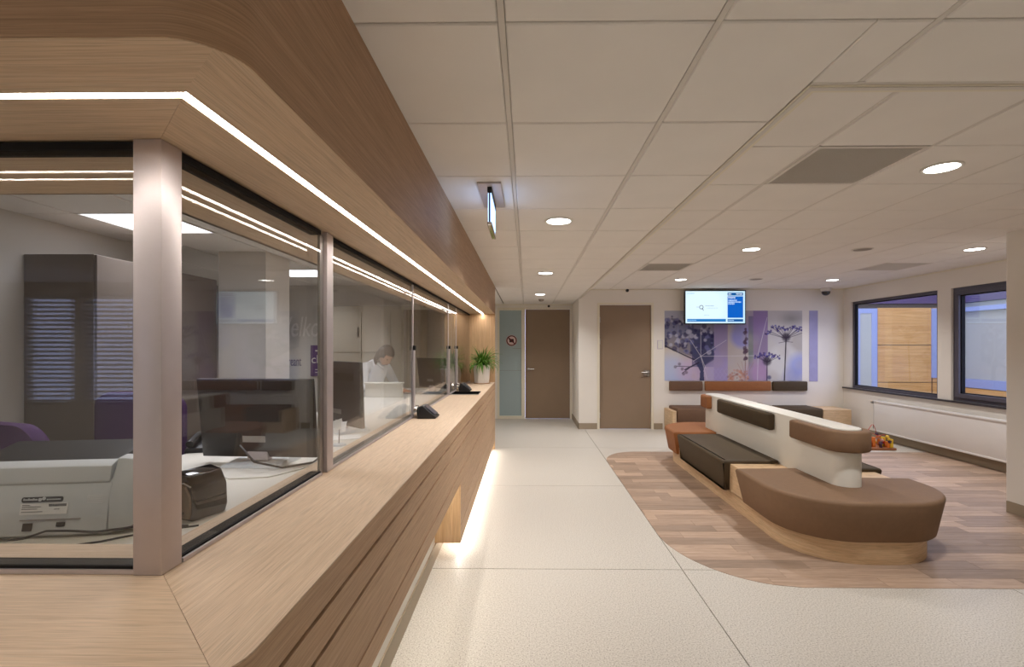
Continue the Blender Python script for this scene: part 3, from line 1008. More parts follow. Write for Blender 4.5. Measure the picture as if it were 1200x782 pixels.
front_screen()
PANES = [(1.177, 1.983, 'fixed glass screen between the corner post and the first silver upright', True),
         (2.09, 3.585, 'sliding glass screen beyond the first silver upright, in front of the seated person', False),
         (3.615, 5.215, 'sliding glass screen behind the nearer intercom', False),
         (5.245, 5.80, 'narrow glass screen above the recessed tray', False),
         (5.83, 7.19, 'last glass screen beside the potted plant', False)]
for k, (ya_, yb_, lab, fixed) in enumerate(PANES):
    t = thing('glass_screen', lab, 'glass screen')
    obj('pane', MB().box(XG - .03, XG, ya_, yb_, ZG0 + .016, ZG1 - .018), M_GLASS, t)
    obj('top_seal', MB().box(XG - .042, XG + .004, ya_, yb_, ZG1 - .018, ZG1), M_BLACK, t)
    obj('bottom_seal', MB().box(XG - .04, XG + .002, ya_, yb_, ZG0, ZG0 + .012), M_BLACK if fixed else M_ALU_D, t)
    obj('bottom_rail', MB().box(XG + .0022, XG + .009, ya_, yb_, ZG0 - .003, ZG0 + .007), M_ALU, t)
    if k == 0:
        obj('upright', MB().box(XG - .012, XG + .012, 2.024, 2.088, ZT + .001, ZS - .001), M_ALU, t, bevel=.002, label='broad silver upright')
        obj('upright', MB().box(XG - .013, XG - .002, 1.985, 2.02, ZT + .001, ZS - .02), M_ALU_D, t, bevel=.002, label='grey inner upright')
    if k in (1, 2, 3):
        y = yb_ + .004
        obj('edge_profile', MB().box(XG - .008, XG + .004, y, y + .016, ZT + .001, ZS - .022), M_ALU, t)
        obj('grip', MB().box(XG + .0045, XG + .016, y - .012, y + .022, ZT + .006, 1.50), M_ALU, t, bevel=.002)
        obj('latch', MB().box(XG + .0045, XG + .022, y - .012, y + .024, 1.501, 1.535), M_BLACK, t, bevel=.003)


# intercom wedges on the counter
def intercom(y, lab):
    t = thing('counter_intercom', lab, 'intercom', (XG + .012, y, ZT), group='counter intercoms')
    # wedge: low towards the hall, rising to the glass
    w = MB()
    prof = [(.035, .0), (.17, .0), (.175, .012), (.075, .095), (.05, .09)]
    rings = []
    for yy, s in ((-.075, .93), (-.07, 1.0), (.07, 1.0), (.075, .93)):
        cx_, cz_ = .1, .04
        rings.append([(cx_ + (px - cx_) * s, yy, max(0.0005, cz_ + (pz - cz_) * s)) for px, pz in prof])
    obj('wedge', w.loft(rings), M_BLKPL, t, bevel=.003, smooth=True)
    fx = MB()
    d = Vector((.10, 0, -.083)).normalized()
    nrm = Vector((.083, 0, .10)).normalized()
    base = Vector((.083, 0, .0935)) + nrm * .001
    pts = [base + d * a + Vector((0, b, 0)) for a, b in ((.004, -.055), (.104, -.055), (.104, .055), (.004, .055))]
    obj('screen', MB().loft([[p for p in pts], [p + nrm * .002 for p in pts]]), mat('intercom_screen', (58, 60, 78), .25, spec=.5), t)
    obj('chrome_disc', MB().lathe([(0, .001), (.04, .001), (.045, .006), (.045, .028), (.038, .034), (0, .034)], (0, 0, .046), 24, 'x'), M_CHROME, t, smooth=True)


intercom(3.60, 'black wedge-shaped intercom with chrome disc on the counter, nearer one')
intercom(5.775, 'black wedge-shaped intercom with chrome disc behind the recessed tray')

# potted plant at the end of the counter
t = thing('potted_plant', 'spiky green plant in a white faceted pot at the counter end', 'plant', (-.645, 6.93, ZT))
hexr = lambda r, z, n=8: [(r * math.cos(2 * PI * (i + .5) / n), r * math.sin(2 * PI * (i + .5) / n), z) for i in range(n)]
obj('pot', MB().loft([hexr(.095, .001), hexr(.108, .006), hexr(.128, .265), hexr(.118, .265), hexr(.112, .235)]), M_POT, t, bevel=.003, smooth=True)
obj('saucer', MB().lathe([(0, .0005), (.118, .0005), (.122, .008), (.1, .010), (0, .0009)], n=24), mat('saucer_tan', (170, 128, 90), .5), t)
obj('soil', MB().loft([hexr(.108, .225), hexr(.11, .24)]), M_SOIL, t)
lf = MB()
rnd = random.Random(3)
for i in range(210):
    a = rnd.random() * 2 * PI
    up = rnd.random()
    L = .19 + .17 * rnd.random()
    el = math.radians(20 + 65 * up)
    x = y = 0.03 * rnd.random()
    x, y, z = .05 * math.cos(a) * rnd.random(), .05 * math.sin(a) * rnd.random(), .235
    wdt = .008 + .008 * rnd.random()
    pts = []
    for k in range(6):
        pts.append((x, y, z))
        e2 = el - (2.6 * (1 - up) + .7) * (k / 5.0) ** 1.5
        st = L / 5
        x += st * math.cos(e2) * math.cos(a)
        y += st * math.cos(e2) * math.sin(a)
        z += st * math.sin(e2)
    sx, sy = -math.sin(a), math.cos(a)
    ring = []
    for k, (qx, qy, qz) in enumerate(pts):
        ww_ = wdt * (1 - (k / 5.0) ** 2) + .0006
        ring.append([(qx - sx * ww_, qy - sy * ww_, qz), (qx, qy, qz + .003), (qx + sx * ww_, qy + sy * ww_, qz), (qx, qy, qz - .001)])
    if max(p[1] for p in pts) > .25 or min(p[0] for p in pts) < -.185:
        continue
    lf.loft(ring)
obj('foliage', lf, M_LEAF, t, kind='stuff')

# ------------------------------------------------------------------ seating island
CX = 2.49
HW = .648
NY, RN = 3.345, .5
DT = .11            # half thickness of the divider
DY0, DY1 = 3.72, 6.58
ISY = (DY0 + DY1) / 2


def nose_seat(yl, yr):
    out, w = [], []

    def put(p, ww_):
        out.append(p)
        w.append(ww_)
    put((CX - HW, yl), 1)
    for p in arc(CX - HW + RN, NY + RN, RN, PI, 1.5 * PI, 14):
        put(p, 1)
    for p in arc(CX + HW - RN, NY + RN, RN, 1.5 * PI, 2 * PI, 14):
        put(p, 1)
    put((CX + HW, yr), 1)
    e = DT + .003
    put((CX + e, yr), .15)
    for p in arc(CX, DY0 + DT, e, 0, -PI, 14):
        put(p, 0)
    put((CX - e, yl), .15)
    return out, w


SEAT_L = [(.162, .058), (.168, .052), (.425, .004), (.438, .006), (.447, .014), (.4515, .026), (.453, .042)]
island = thing('seating_island', 'upholstered seating island with white divider wall and oak plinth', 'seating', (0, 0, 0))
pl_out = arc(CX - .54 + .46, 3.41 + .46, .46, PI, 1.5 * PI, 12) + arc(CX + .54 - .46, 3.41 + .46, .46, 1.5 * PI, 2 * PI, 12) + \
    arc(CX + .54 - .46, 6.89 - .46, .46, 0, .5 * PI, 12) + arc(CX - .54 + .46, 6.89 - .46, .46, .5 * PI, PI, 12)
obj('plinth', cushion(pl_out, [(.003, .0), (.161, .0)]), W_PALE, island, smooth=True)
dv = arc(CX, DY0 + DT, DT, PI, 2 * PI, 16) + arc(CX, DY1 - DT, DT, 0, PI, 16)
obj('divider_wall', cushion(dv, [(.162, 0), (.889, 0), (.894, .002), (.896, .006)]), M_WHITE, island, smooth=True)
o, w = nose_seat(4.32, 4.02)
obj('seat', cushion(o, SEAT_L, w), M_BROWN, island, smooth=True, label='rounded taupe leather end seat')
rot = lambda pts: [(2 * CX - x, 2 * ISY - y) for x, y in pts]
o, w = nose_seat(4.32, 4.19)
obj('seat', cushion(rot(o), SEAT_L, w), M_ORANGE, island, smooth=True, label='rounded cognac leather end seat')
e = DT + .004
sl_ = rrect(CX - HW, CX - e, 4.585, 6.0, .025)
wv = [1.0 if p[0] < CX - e - .05 else .3 for p in sl_]
obj('seat', cushion(sl_, SEAT_L, wv), M_DARK, island, smooth=True, label='dark brown leather bench seat facing the hall')
obj('seat', cushion(rot(sl_), SEAT_L, wv), M_DARK, island, smooth=True, label='dark brown leather bench seat facing the windows')
for (y0, y1) in ((4.25, 4.66), (5.93, 6.34)):
    bk = rrect(CX - .575, CX - e, y0, y1, .006, 2)
    bw = [1.0 if p[0] < CX - e - .05 else 0.0 for p in bk]
    L2 = [(.162, .012), (.418, .0), (.422, .004)]
    obj('spacer_block', cushion(bk, L2, bw), W_PALE, island)
    obj('spacer_block', cushion(rot(bk), L2, bw), W_PALE, island)


def wrap_pad(yl, yr, th=.062):
    r0, r1 = DT + .002, DT + th
    inner = [(CX + r0, yr)] + arc(CX, DY0 + DT, r0, 0, -PI, 16) + [(CX - r0, yl)]
    outer = [(CX - r1, yl)] + arc(CX, DY0 + DT, r1, PI, 2 * PI, 20) + [(CX + r1, yr)]
    return outer + inner, [1.0] * len(outer) + [0.25] * len(inner)


PAD = [(.722, .02), (.727, .008), (.738, 0), (.868, 0), (.879, .006), (.886, .02)]
o, w = wrap_pad(4.31, 4.03)
obj('back_pad', cushion(o, PAD, w), M_BROWN, island, smooth=True, label='taupe leather pad curving round the divider end')
obj('back_pad', cushion(rot(o), PAD, w), M_ORANGE, island, smooth=True, label='cognac leather pad curving round the far divider end')
bp_ = rrect(CX - DT - .062, CX - DT - .002, 4.68, 5.95, .012, 3)
obj('back_pad', cushion(bp_, PAD), M_DARK, island, smooth=True, label='dark brown leather back pad facing the hall')
obj('back_pad', cushion(rot(bp_), PAD), M_DARK, island, smooth=True, label='dark brown leather back pad facing the windows')

# ------------------------------------------------------------------ bench along the back wall
bench = thing('wall_bench', 'upholstered bench with oak ends along the mural wall', 'bench', (0, 0, 0))
obj('bench_plinth', MB().box(2.62, 5.12, 8.50, YB - .014, 0, .19), W_PALE, bench)
obj('end_panel', MB().prism(rrect(2.525, 2.60, 8.44, YB - .014, .02), 0, .40), W_PALE, bench, smooth=True)
obj('end_table', MB().box(5.135, 5.62, 8.46, YB - .014, 0, .43), W_PALE, bench, bevel=.004)
BL = [(.20, .02), (.215, .008), (.43, 0), (.442, .006), (.449, .016), (.452, .03)]
for (xa_, xb_, m, lab) in ((2.608, 3.235, M_BRMID, 'brown leather bench seat'), (3.245, 4.47, M_ORANGE, 'cognac leather bench seat'), (4.48, 5.125, M_DARK, 'dark leather bench seat')):
    obj('seat', cushion(rrect(xa_, xb_, 8.44, YB - .016, .02), BL), m, bench, smooth=True, label=lab)
for (xa_, xb_, m, lab) in ((2.615, 3.22, M_BRMID, 'short brown leather pad on the wall below the dark flower of the mural'),
                           (3.265, 4.47, M_ORANGE, 'long cognac leather pad on the wall below the mural'),
                           (4.505, 5.13, M_DARK, 'short dark leather pad on the wall below the tall mural flower')):
    ol = rrect(xa_, xb_, YB - .055, YB - .001, .012, 3)
    p = obj('wall_cushion', cushion(ol, [(.715, .012), (.722, .003), (.735, 0), (.868, 0), (.880, .004), (.886, .014)]), m, smooth=True)
    tag(p, lab, 'cushion', 'wall cushions')


# ------------------------------------------------------------------ printed surfaces: mural and television screen
def raster_mesh(name, img, x0, x1, z0, z1, y):
    """img[row][col] linear rgb, row 0 at the top; a flat printed sheet facing the room"""
    H, W, _ = img.shape
    gx, gz = np.meshgrid(np.linspace(x0, x1, W), np.linspace(z1, z0, H))
    vs = np.stack([gx.ravel(), np.full(gx.size, y), gz.ravel()], 1)
    idx = np.arange(H * W).reshape(H, W)
    a, b, c, d = idx[1:, :-1].ravel(), idx[1:, 1:].ravel(), idx[:-1, 1:].ravel(), idx[:-1, :-1].ravel()
    fs = np.stack([a, b, c, d], 1)
    me = bpy.data.meshes.new(name)
    me.from_pydata(vs.tolist(), [], fs.tolist())
    at = me.attributes.new('print', 'FLOAT_COLOR', 'POINT')
    buf = np.ones((H * W, 4), np.float32)
    buf[:, :3] = img.reshape(-1, 3)
    at.data.foreach_set('color', buf.ravel())
    return me


class Canvas:
    def __init__(self, W, H, aspect, bg):
        self.W, self.H = W, H
        self.img = np.zeros((H, W, 3)) + np.array(lin(bg)[:3])
        xs_, ys_ = np.meshgrid((np.arange(W) + .5) / W * aspect, (np.arange(H) + .5) / H)
        self.X, self.Y = xs_, ys_
        self.asp = aspect
        self.rng = np.random.RandomState(5)

    def put(self, mask, c, a=1.0):
        m = (np.clip(mask, 0, 1) * a)[..., None]
        self.img = self.img * (1 - m) + np.array(lin(c)[:3]) * m

    def soft(self, d, w=.004):
        return np.clip(.5 - d / w, 0, 1)

    def rect(self, x0, y0, x1, y1, c, a=1.0, w=.004):
        d = np.maximum(np.maximum(x0 - self.X, self.X - x1), np.maximum(y0 - self.Y, self.Y - y1))
        self.put(self.soft(d, w), c, a)

    def disc(self, x, y, r, c, a=1.0, w=.01, ry=None):
        ry = ry or r
        d = (np.sqrt(((self.X - x) / r) ** 2 + ((self.Y - y) / ry) ** 2) - 1) * min(r, ry)
        self.put(self.soft(d, w), c, a)

    def line(self, p, q, t, c, a=1.0, w=.004):
        px_, py_ = p
        dx, dy = q[0] - p[0], q[1] - p[1]
        L = dx * dx + dy * dy + 1e-9
        u = np.clip(((self.X - px_) * dx + (self.Y - py_) * dy) / L, 0, 1)
        d = np.hypot(self.X - px_ - u * dx, self.Y - py_ - u * dy) - t / 2
        self.put(self.soft(d, w), c, a)

    def poly(self, pts, c, a=1.0):
        ins = np.zeros(self.X.shape, bool)
        n = len(pts)
        for i in range(n):
            (x1, y1), (x2, y2) = pts[i], pts[(i + 1) % n]
            cond = ((y1 > self.Y) != (y2 > self.Y)) & (self.X < (x2 - x1) * (self.Y - y1) / (y2 - y1 + 1e-12) + x1)
            ins ^= cond
        self.put(ins.astype(float), c, a)


MX0, MX1, MZ0, MZ1 = 2.535, 5.055, .895, 2.185
asp = (MX1 - MX0) / (MZ1 - MZ0)
cv = Canvas(380, 196, asp, (190, 182, 182))
U = lambda u: u * asp        # horizontal 0..1 -> canvas units
rg = random.Random(11)
# background washes
cv.rect(0, 0, U(.2), 1, (176, 180, 200))
cv.disc(U(.09), .62, .25, (214, 200, 170), .8, .15)
cv.disc(U(.05), .92, .3, (178, 190, 226), .8, .2)
cv.disc(U(.2), .85, .2, (196, 172, 204), .7, .15)
cv.rect(U(.2), 0, U(.36), .8, (96, 96, 134), .75)
cv.rect(U(.36), 0, U(.46), 1, (150, 138, 176))
cv.disc(U(.40), .9, .25, (168, 156, 206), .7, .2)
cv.rect(U(.46), 0, U(.61), 1, (186, 178, 176))
cv.disc(U(.565), .37, .16, (146, 146, 204), .95, .08)
cv.disc(U(.55), .22, .1, (150, 148, 190), .8, .1)
cv.rect(U(.61), .08, U(.655), 1, (120, 130, 132))
cv.rect(U(.645), 0, U(.75), 1, (146, 130, 164))
cv.disc(U(.7), .15, .18, (150, 126, 184), .7, .2)
cv.disc(U(.68), .88, .16, (180, 150, 190), .8, .15)
cv.rect(U(.75), 0, 10, 1, (196, 194, 196))
cv.disc(U(.92), .12, .12, (142, 140, 138), .7, .12, ry=.07)
cv.disc(U(.98), .45, .14, (168, 160, 156), .6, .1)
cv.disc(U(.86), .72, .22, (208, 208, 210), .9, .1)
cv.disc(U(.98), .78, .16, (150, 160, 220), .8, .12)
cv.disc(U(.93), .93, .12, (146, 152, 204), .7, .1)
for k in range(50):
    x_, y_ = rg.random() * asp, rg.random()
    cv.disc(x_, y_, .03 + .08 * rg.random(), rg.choice([(180, 176, 196), (200, 196, 196), (150, 140, 180), (176, 160, 150)]), .18, .06)
# large dark umbel on the left: fan-shaped head over a stem
NAVY, NAVY2 = (52, 50, 92), (70, 72, 112)
cv.poly([(0, .50), (U(.20), .66), (U(.24), .80), (U(.28), .80), (U(.36), .70), (U(.36), .3), (U(.3), .28), (U(.2), .25), (U(.1), .12), (U(.03), .1), (0, .2)], NAVY, .62)
cv.poly([(U(.19), .25), (U(.36), .34), (U(.36), .68), (U(.30), .76), (U(.25), .76), (U(.19), .6)], (58, 62, 98), .7)
for k in range(170):
    x_, y_ = U(rg.random() * .36), .08 + rg.random() * .55
    if y_ > .5 + x_ * .3:
        continue
    cv.disc(x_, y_, .008 + .028 * rg.random(), rg.choice([NAVY, (44, 40, 84), NAVY2, (110, 112, 160), (178, 178, 200)]), .7, .012)
cv.line((0, .5), (U(.22), .70), .02, (40, 36, 62), .9)
cv.poly([(U(.235), .76), (U(.30), .74), (U(.285), .85), (U(.29), 1.0), (U(.255), 1.0), (U(.26), .86)], (56, 62, 100), .95)
cv.line((U(.25), .74), (U(.15), .84), .02, (48, 44, 70), .9)
cv.line((U(.2), .8), (U(.09), .79), .012, (58, 48, 70), .8)
cv.line((U(.18), .82), (U(.13), .89), .012, (58, 48, 70), .8)
for (x_, y_) in ((.08, .80), (.11, .76), (.14, .90), (.13, .83), (.16, .88)):
    cv.disc(U(x_), y_, .022, (70, 56, 74), .6, .012)
# thin construction lines
WHT = (216, 214, 224)
c0 = (U(.265), .65)
for q in ((U(.265), .25), (U(.19), .42), (U(.45), .42), (U(.69), .64), (U(.21), .72), (U(.31), .98), (U(.30), .82)):
    cv.line(c0, q, .006, WHT, .75)
cv.line((U(.675), 1.0), (U(.68), .62), .007, WHT, .8)
cv.line((U(.68), .62), (U(.745), .1), .007, WHT, .8)
cv.line((U(.1), .05), (U(.1), .6), .005, (150, 150, 196), .7)
for k in range(6):
    cv.line((U(.30 + .03 * k), .82), (U(.36 + .03 * k), 1), .004, (176, 168, 214), .6)
    cv.line((U(.36 + .03 * k), .82), (U(.30 + .03 * k), 1), .004, (176, 168, 214), .6)
# slender branch in the middle with rust flowers
cv.line((U(.585), .99), (U(.592), .3), .01, (120, 92, 96), .8)
for k in range(24):
    cv.disc(U(.59 + .02 * (rg.random() - .5)), .25 + .45 * rg.random(), .010 + .018 * rg.random(), (84, 62, 82), .75, .008)
for k in range(60):
    cv.disc(U(.46 + .15 * rg.random()), .84 + .16 * rg.random(), .008 + .014 * rg.random(), rg.choice([(176, 124, 106), (196, 150, 132), (150, 104, 100)]), .6, .01)
for k in range(5):
    cv.line((U(.585), .95), (U(.53 + .03 * k), .72 + .05 * rg.random()), .006, (160, 120, 110), .6)


def umbel(cx_, cy_, rw, rh_, stem_y, lean, n, th):
    col = (58, 46, 74)
    cv.line((U(cx_), cy_), (U(cx_ + lean), stem_y), th, (44, 38, 48), .95)
    for k in range(n):
        u = -1 + 2 * k / (n - 1)
        tip = (U(cx_) + u * rw + .01 * (rg.random() - .5), cy_ - rh_ * (1 - .35 * u * u) * (.75 + .4 * rg.random()) + rh_ * .1)
        cv.line((U(cx_), cy_), tip, .008, col, .85)
        for j in range(7):
            cv.disc(tip[0] + .05 * (rg.random() - .5), tip[1] + .05 * (rg.random() - .5), .006 + .008 * rg.random(), rg.choice([(70, 62, 130), (60, 46, 96), (96, 92, 168)]), .85, .008)
    cv.disc(U(cx_), cy_ - .02, .06, (50, 40, 58), .8, .03)


umbel(.882, .40, .27, .20, 1.0, -.012, 15, .018)
umbel(.745, .74, .15, .14, 1.0, -.002, 10, .012)
cv.line((U(.882), .44), (U(.83), .46), .008, (70, 60, 70), .8)
cv.line((U(.882), .44), (U(.93), .45), .008, (70, 60, 70), .8)
cv.disc(U(.76), .95, .03, (60, 60, 110), .8, .02)
mural = thing('wall_mural', 'wide printed mural of dark umbel flowers in violet and grey on the back wall', 'mural', (0, 0, 0))
obj('board', MB().box(MX0, MX1, YB - .006, YB, MZ0, MZ1), M_WHITE, mural)
obj('printed_sheet', raster_mesh('printed_sheet', cv.img, MX0, MX1, MZ0, MZ1, YB - .0068), attr_mat('mural_print', .6), mural)
st = obj('lilac_strip', MB().box(5.185, 5.34, YB - .006, YB, MZ0 - .01, MZ1), mat('lilac_print', (162, 158, 198), .6, vary=.05, vscale=6))
tag(st, 'narrow lilac printed strip on the wall right beside the mural', 'panel')

TX_0, TX_1, TZ_0, TZ_1 = 2.85, 3.955, 1.925, 2.545
YV = YB - .17
tv = thing('television', 'wall television showing a pale blue screen with a blue side column', 'television', (0, 0, 0))
obj('tv_case', MB().box(TX_0, TX_1, YV, YV + .05, TZ_0, TZ_1), M_BLKPL, tv, bevel=.006, smooth=True)
obj('wall_mount', MB().box(TX_0 + .35, TX_1 - .35, YV + .05, YB - .001, TZ_0 + .2, TZ_1 - .15), M_BLACK, tv)
sx0, sx1, sz0, sz1 = TX_0 + .018, TX_1 - .018, TZ_0 + .022, TZ_1 - .018
cs = Canvas(320, 176, 1.8, (196, 228, 246))
cs.disc(.55, .5, .75, (222, 242, 250), .8, .5)
BL1, BL2 = (0, 92, 190), (8, 84, 150)
cs.rect(1.27, .05, 1.74, .14, BL2)
cs.rect(1.27, .165, 1.74, .83, BL1)
cs.rect(1.27, .87, 1.74, .95, BL2)
cs.rect(.05, .865, 1.22, .95, (30, 120, 190))
cs.rect(.05, .93, 1.22, .95, (8, 84, 160))
W_ = (232, 242, 250)
rg2 = random.Random(2)


def words_bar(x0, y, x1, h, c, a=.9):
    x_ = x0
    while x_ < x1:
        ww_ = .012 + .02 * rg2.random()
        cs.rect(x_, y, min(x_ + ww_, x1), y + h * (.7 + .3 * rg2.random()), c, a, .008)
        x_ += ww_ + .008


words_bar(1.30, .075, 1.38, .04, W_)
words_bar(1.53, .075, 1.71, .04, W_)
words_bar(1.29, .19, 1.50, .045, W_)
words_bar(1.29, .27, 1.55, .04, (200, 226, 250))
words_bar(1.29, .325, 1.68, .04, (200, 226, 250))
words_bar(1.29, .38, 1.48, .04, (200, 226, 250))
words_bar(1.29, .895, 1.46, .035, (170, 210, 240))
words_bar(.06, .895, .33, .035, (150, 200, 236))
words_bar(.06, .06, .27, .03, (150, 190, 214), .7)
words_bar(.60, .45, .86, .022, (110, 140, 170), .8)
words_bar(.64, .52, .98, .018, (160, 190, 214), .7)
words_bar(.33, .49, .40, .016, (90, 110, 140), .8)
words_bar(.56, .74, .72, .018, (150, 180, 205), .7)
for k in range(28):      # the round letter-like mark
    a0, a1 = 2 * PI * k / 28, 2 * PI * (k + 1) / 28
    cs.line((.48 + .055 * math.cos(a0), .50 + .055 * math.sin(a0)), (.48 + .055 * math.cos(a1), .50 + .055 * math.sin(a1)), .016, (60, 66, 90), .95)
cs.line((.50, .53), (.545, .60), .018, (60, 66, 90), .95)
obj('screen', raster_mesh('screen', cs.img, sx0, sx1, sz0, sz1, YV - .0015), attr_mat('tv_picture', .3, E_TV), tv)

# ------------------------------------------------------------------ radiator
rd = thing('radiator', 'long flat white panel radiator below the windows', 'radiator', (0, 0, 0))
RY0, RY1, RZ0, RZ1 = 4.72, 8.02, .145, .645
obj('front_panel', MB().box(XR - .115, XR - .10, RY0, RY1, RZ0, RZ1), M_RAD, rd, bevel=.005, smooth=True)
obj('rear_panel', MB().box(XR - .045, XR - .03, RY0 + .02, RY1 - .02, RZ0 + .01, RZ1 - .03), M_RAD, rd)
gr = MB()
for k in range(110):
    y = RY0 + .03 + k * .0295
    gr.box(XR - .098, XR - .04, y, y + .006, RZ1 - .012, RZ1 - .006)
obj('top_grille', gr, M_RAD, rd, kind='stuff')
obj('top_lip', MB().box(XR - .125, XR - .098, RY0, RY1, RZ1 - .03, RZ1 - .004).box(XR - .04, XR - .028, RY0, RY1, RZ1 - .02, RZ1 - .004), M_RAD, rd, bevel=.004, smooth=True)
obj('bottom_lip', MB().box(XR - .12, XR - .10, RY0, RY1, RZ0 - .004, RZ0 + .02), M_RAD, rd, bevel=.004, smooth=True)
obj('side_cover', MB().box(XR - .115, XR - .025, RY1, RY1 + .012, RZ0, RZ1), M_RAD, rd, bevel=.003)
obj('side_cover', MB().box(XR - .115, XR - .025, RY0 - .012, RY0, RZ0, RZ1), M_RAD, rd, bevel=.003)
obj('bracket', MB().box(XR - .03, XR - .001, 5.4, 5.44, .2, .6).box(XR - .03, XR - .001, 7.3, 7.34, .2, .6), M_RAD, rd)
obj('valve_pipe', MB().tube([(XR - .07, RY1 + .012, .60), (XR - .07, RY1 + .055, .60), (XR - .07, RY1 + .065, .585), (XR - .07, RY1 + .065, .20), (XR - .07, RY1 + .065, .13), (XR - .02, RY1 + .065, .12)], .009), M_STEEL, rd, smooth=True)
obj('valve_head', MB().lathe([(0, 0), (.018, 0), (.02, .01), (.02, .05), (.014, .06), (0, .06)], (XR - .07, RY1 + .065, .60), 16, 'y'), M_STEEL, rd, smooth=True)
obj('valve_body', MB().lathe([(0, 0), (.016, 0), (.018, .02), (.016, .06), (0, .06)], (XR - .07, RY1 + .065, .17), 12), M_ALU_D, rd, smooth=True)

# ------------------------------------------------------------------ bead maze on the floor
tb = thing('bead_maze', 'wooden bead maze toy with colourful beads on the floor by the radiator', 'toy', (5.20, 7.30, 0))
M_TOYW = mat('toy_wood', (150, 96, 60), .5, vary=.08)
obj('base_board', MB().box(-.27, .22, -.13, .22, 0.001, .035), M_TOYW, tb, bevel=.006, smooth=True)
TC = [mat('toy_red', (196, 54, 40), .35), mat('toy_yellow', (226, 186, 50), .35), mat('toy_green', (90, 150, 60), .35), mat('toy_orange', (216, 120, 50), .35), mat('toy_pink', (214, 160, 160), .4), mat('toy_dark', (70, 40, 60), .4)]
rr = random.Random(9)
for k in range(4):
    y0 = -.08 + .085 * k
    hgt = (.30, .16, .34, .14)[k]
    pts = []
    for i in range(17):
        u = i / 16
        pts.append((-.24 + .42 * u, y0 + .03 * math.sin(6 * u + k), .034 + hgt * math.sin(PI * u) * (.8 + .2 * math.sin(9 * u + k))))
    obj('wire', MB().tube(pts, .004, 6), M_STEEL if k % 2 else TC[0], tb, smooth=True)
    for i in range(7):
        u = .04 + .035 * i if i < 4 else .80 + .05 * (i - 4)
        j = int(u * 16)
        p = Vector(pts[j]).lerp(Vector(pts[min(j + 1, 16)]), u * 16 - j)
        p.z = max(p.z, .062)
        obj('bead', MB().lathe([(.0, -.025), (.018, -.018), (.026, 0), (.018, .018), (0, .025)], (p.x, p.y, p.z), 12), TC[rr.randrange(6)], tb, smooth=True)
for k in range(26):
    x, y = -.22 + .40 * rr.random(), -.09 + .26 * rr.random()
    h = .05 + .10 * rr.random()
    m = TC[rr.randrange(6)]
    if k % 2:
        obj('block', MB().box(x - .022, x + .022, y - .022, y + .022, .035, .035 + h), m, tb, bevel=.004, smooth=True)
    else:
        obj('peg', MB().lathe([(0, 0), (.02, 0), (.02, h * .6), (.032, h * .65), (.02, h), (0, h)], (x, y, .035), 12), m, tb, smooth=True)

# ------------------------------------------------------------------ office interior
ZD = .97
dk = thing('office_desk', 'pale L-shaped office desk behind the glass screens', 'desk', (0, 0, 0))
obj('desktop', MB().prism([(-3.3, 1.29), (-.97, 1.29), (-.97, 6.5), (-1.78, 6.5), (-1.78, 2.0), (-3.3, 2.0)], ZD - .03, ZD), M_DESK, dk, bevel=.003)
for (x0, x1, y0, y1) in ((-3.28, -3.25, 1.4, 1.95), (-1.7, -1.05, 4.4, 4.43), (-1.7, -1.05, 6.45, 6.48), (-1.7, -1.05, 2.3, 2.33)):
    obj('leg_panel', MB().box(x0, x1, y0, y1, 0, ZD - .031), M_CABL, dk)
obj('back_panel', MB().box(-1.0, -.985, 1.4, 6.45, .1, ZD - .031), M_CABL, dk)

cbs = [(3.22, 3.85), (3.85, 4.485)]
for k, (y0, y1) in enumerate(cbs):
    c = thing('tall_cabinet', ['tall taupe cabinet near the office corner, first of the row', 'tall taupe cabinet beside the white column'][k], 'cabinet', (0, 0, 0), group='tall office cabinets')
    obj('carcass', MB().box(-3.385, -2.91, y0 + .001, y1 - .001, 0.001, 2.15), M_CAB, c, bevel=.002)
    obj('door', MB().box(-2.909, -2.89, y0 + .004, y1 - .004, .06, 2.145), M_CAB, c, bevel=.002)
    obj('handle', MB().box(-2.889, -2.87, y1 - .06, y1 - .045, 1.0, 1.16), M_STEEL, c)
cb = thing('wall_cupboard', 'wide beige office cupboard on the back wall behind the seated person', 'cabinet', (0, 0, 0))
obj('carcass', MB().box(-2.66, -1.45, 6.6, 7.04, 0.001, 2.08), M_CABL, cb)
for k in range(3):
    x0 = -2.66 + .403 * k
    for (z0, z1) in ((.06, 1.44), (1.45, 2.0)):
        dr = obj('door', MB().box(x0 + .004, x0 + .399, 6.58, 6.599, z0, z1), M_CABL, cb, bevel=.002)
        obj('handle', MB().box(x0 + .35, x0 + .365, 6.565, 6.58, (z0 + z1) / 2 - .06, (z0 + z1) / 2 + .06), M_STEEL, dr)

# lettering on the office back wall
M_LET = mat('letter_pale', (232, 228, 224), .5)
me = text_mesh('Welkom', .42, .003, .22)
wl = obj('wall_lettering', me, M_LET, loc=(-3.73, 7.045, 1.675))
wl.rotation_euler = (PI / 2, 0, 0)
wl.scale = (.60, 1, 1)
tag(wl, 'pale welcome lettering on the office back wall', 'lettering')
me = text_mesh('treant', .20, .003)
wl = obj('wall_lettering', me, mat('letter_plum', (84, 66, 104), .5), loc=(-3.525, 7.045, 1.245))
wl.rotation_euler = (PI / 2, 0, 0)
wl.scale = (.46, 1, 1)
tag(wl, 'small plum lettering on the office wall below the pale word', 'lettering')
sg = thing('office_sign', 'purple square sign with white letters on the office back wall', 'sign', (-3.155, 7.04, 1.095))
obj('sign_board', MB().box(0, .2, -.012, 0, 0, .45), mat('sign_purple', (92, 60, 118), .5), sg)
o = obj('sign_letters', text_mesh('chi', .17, .002), M_LET, sg, loc=(.01, -.014, .19))
o.rotation_euler = (PI / 2, 0, 0)
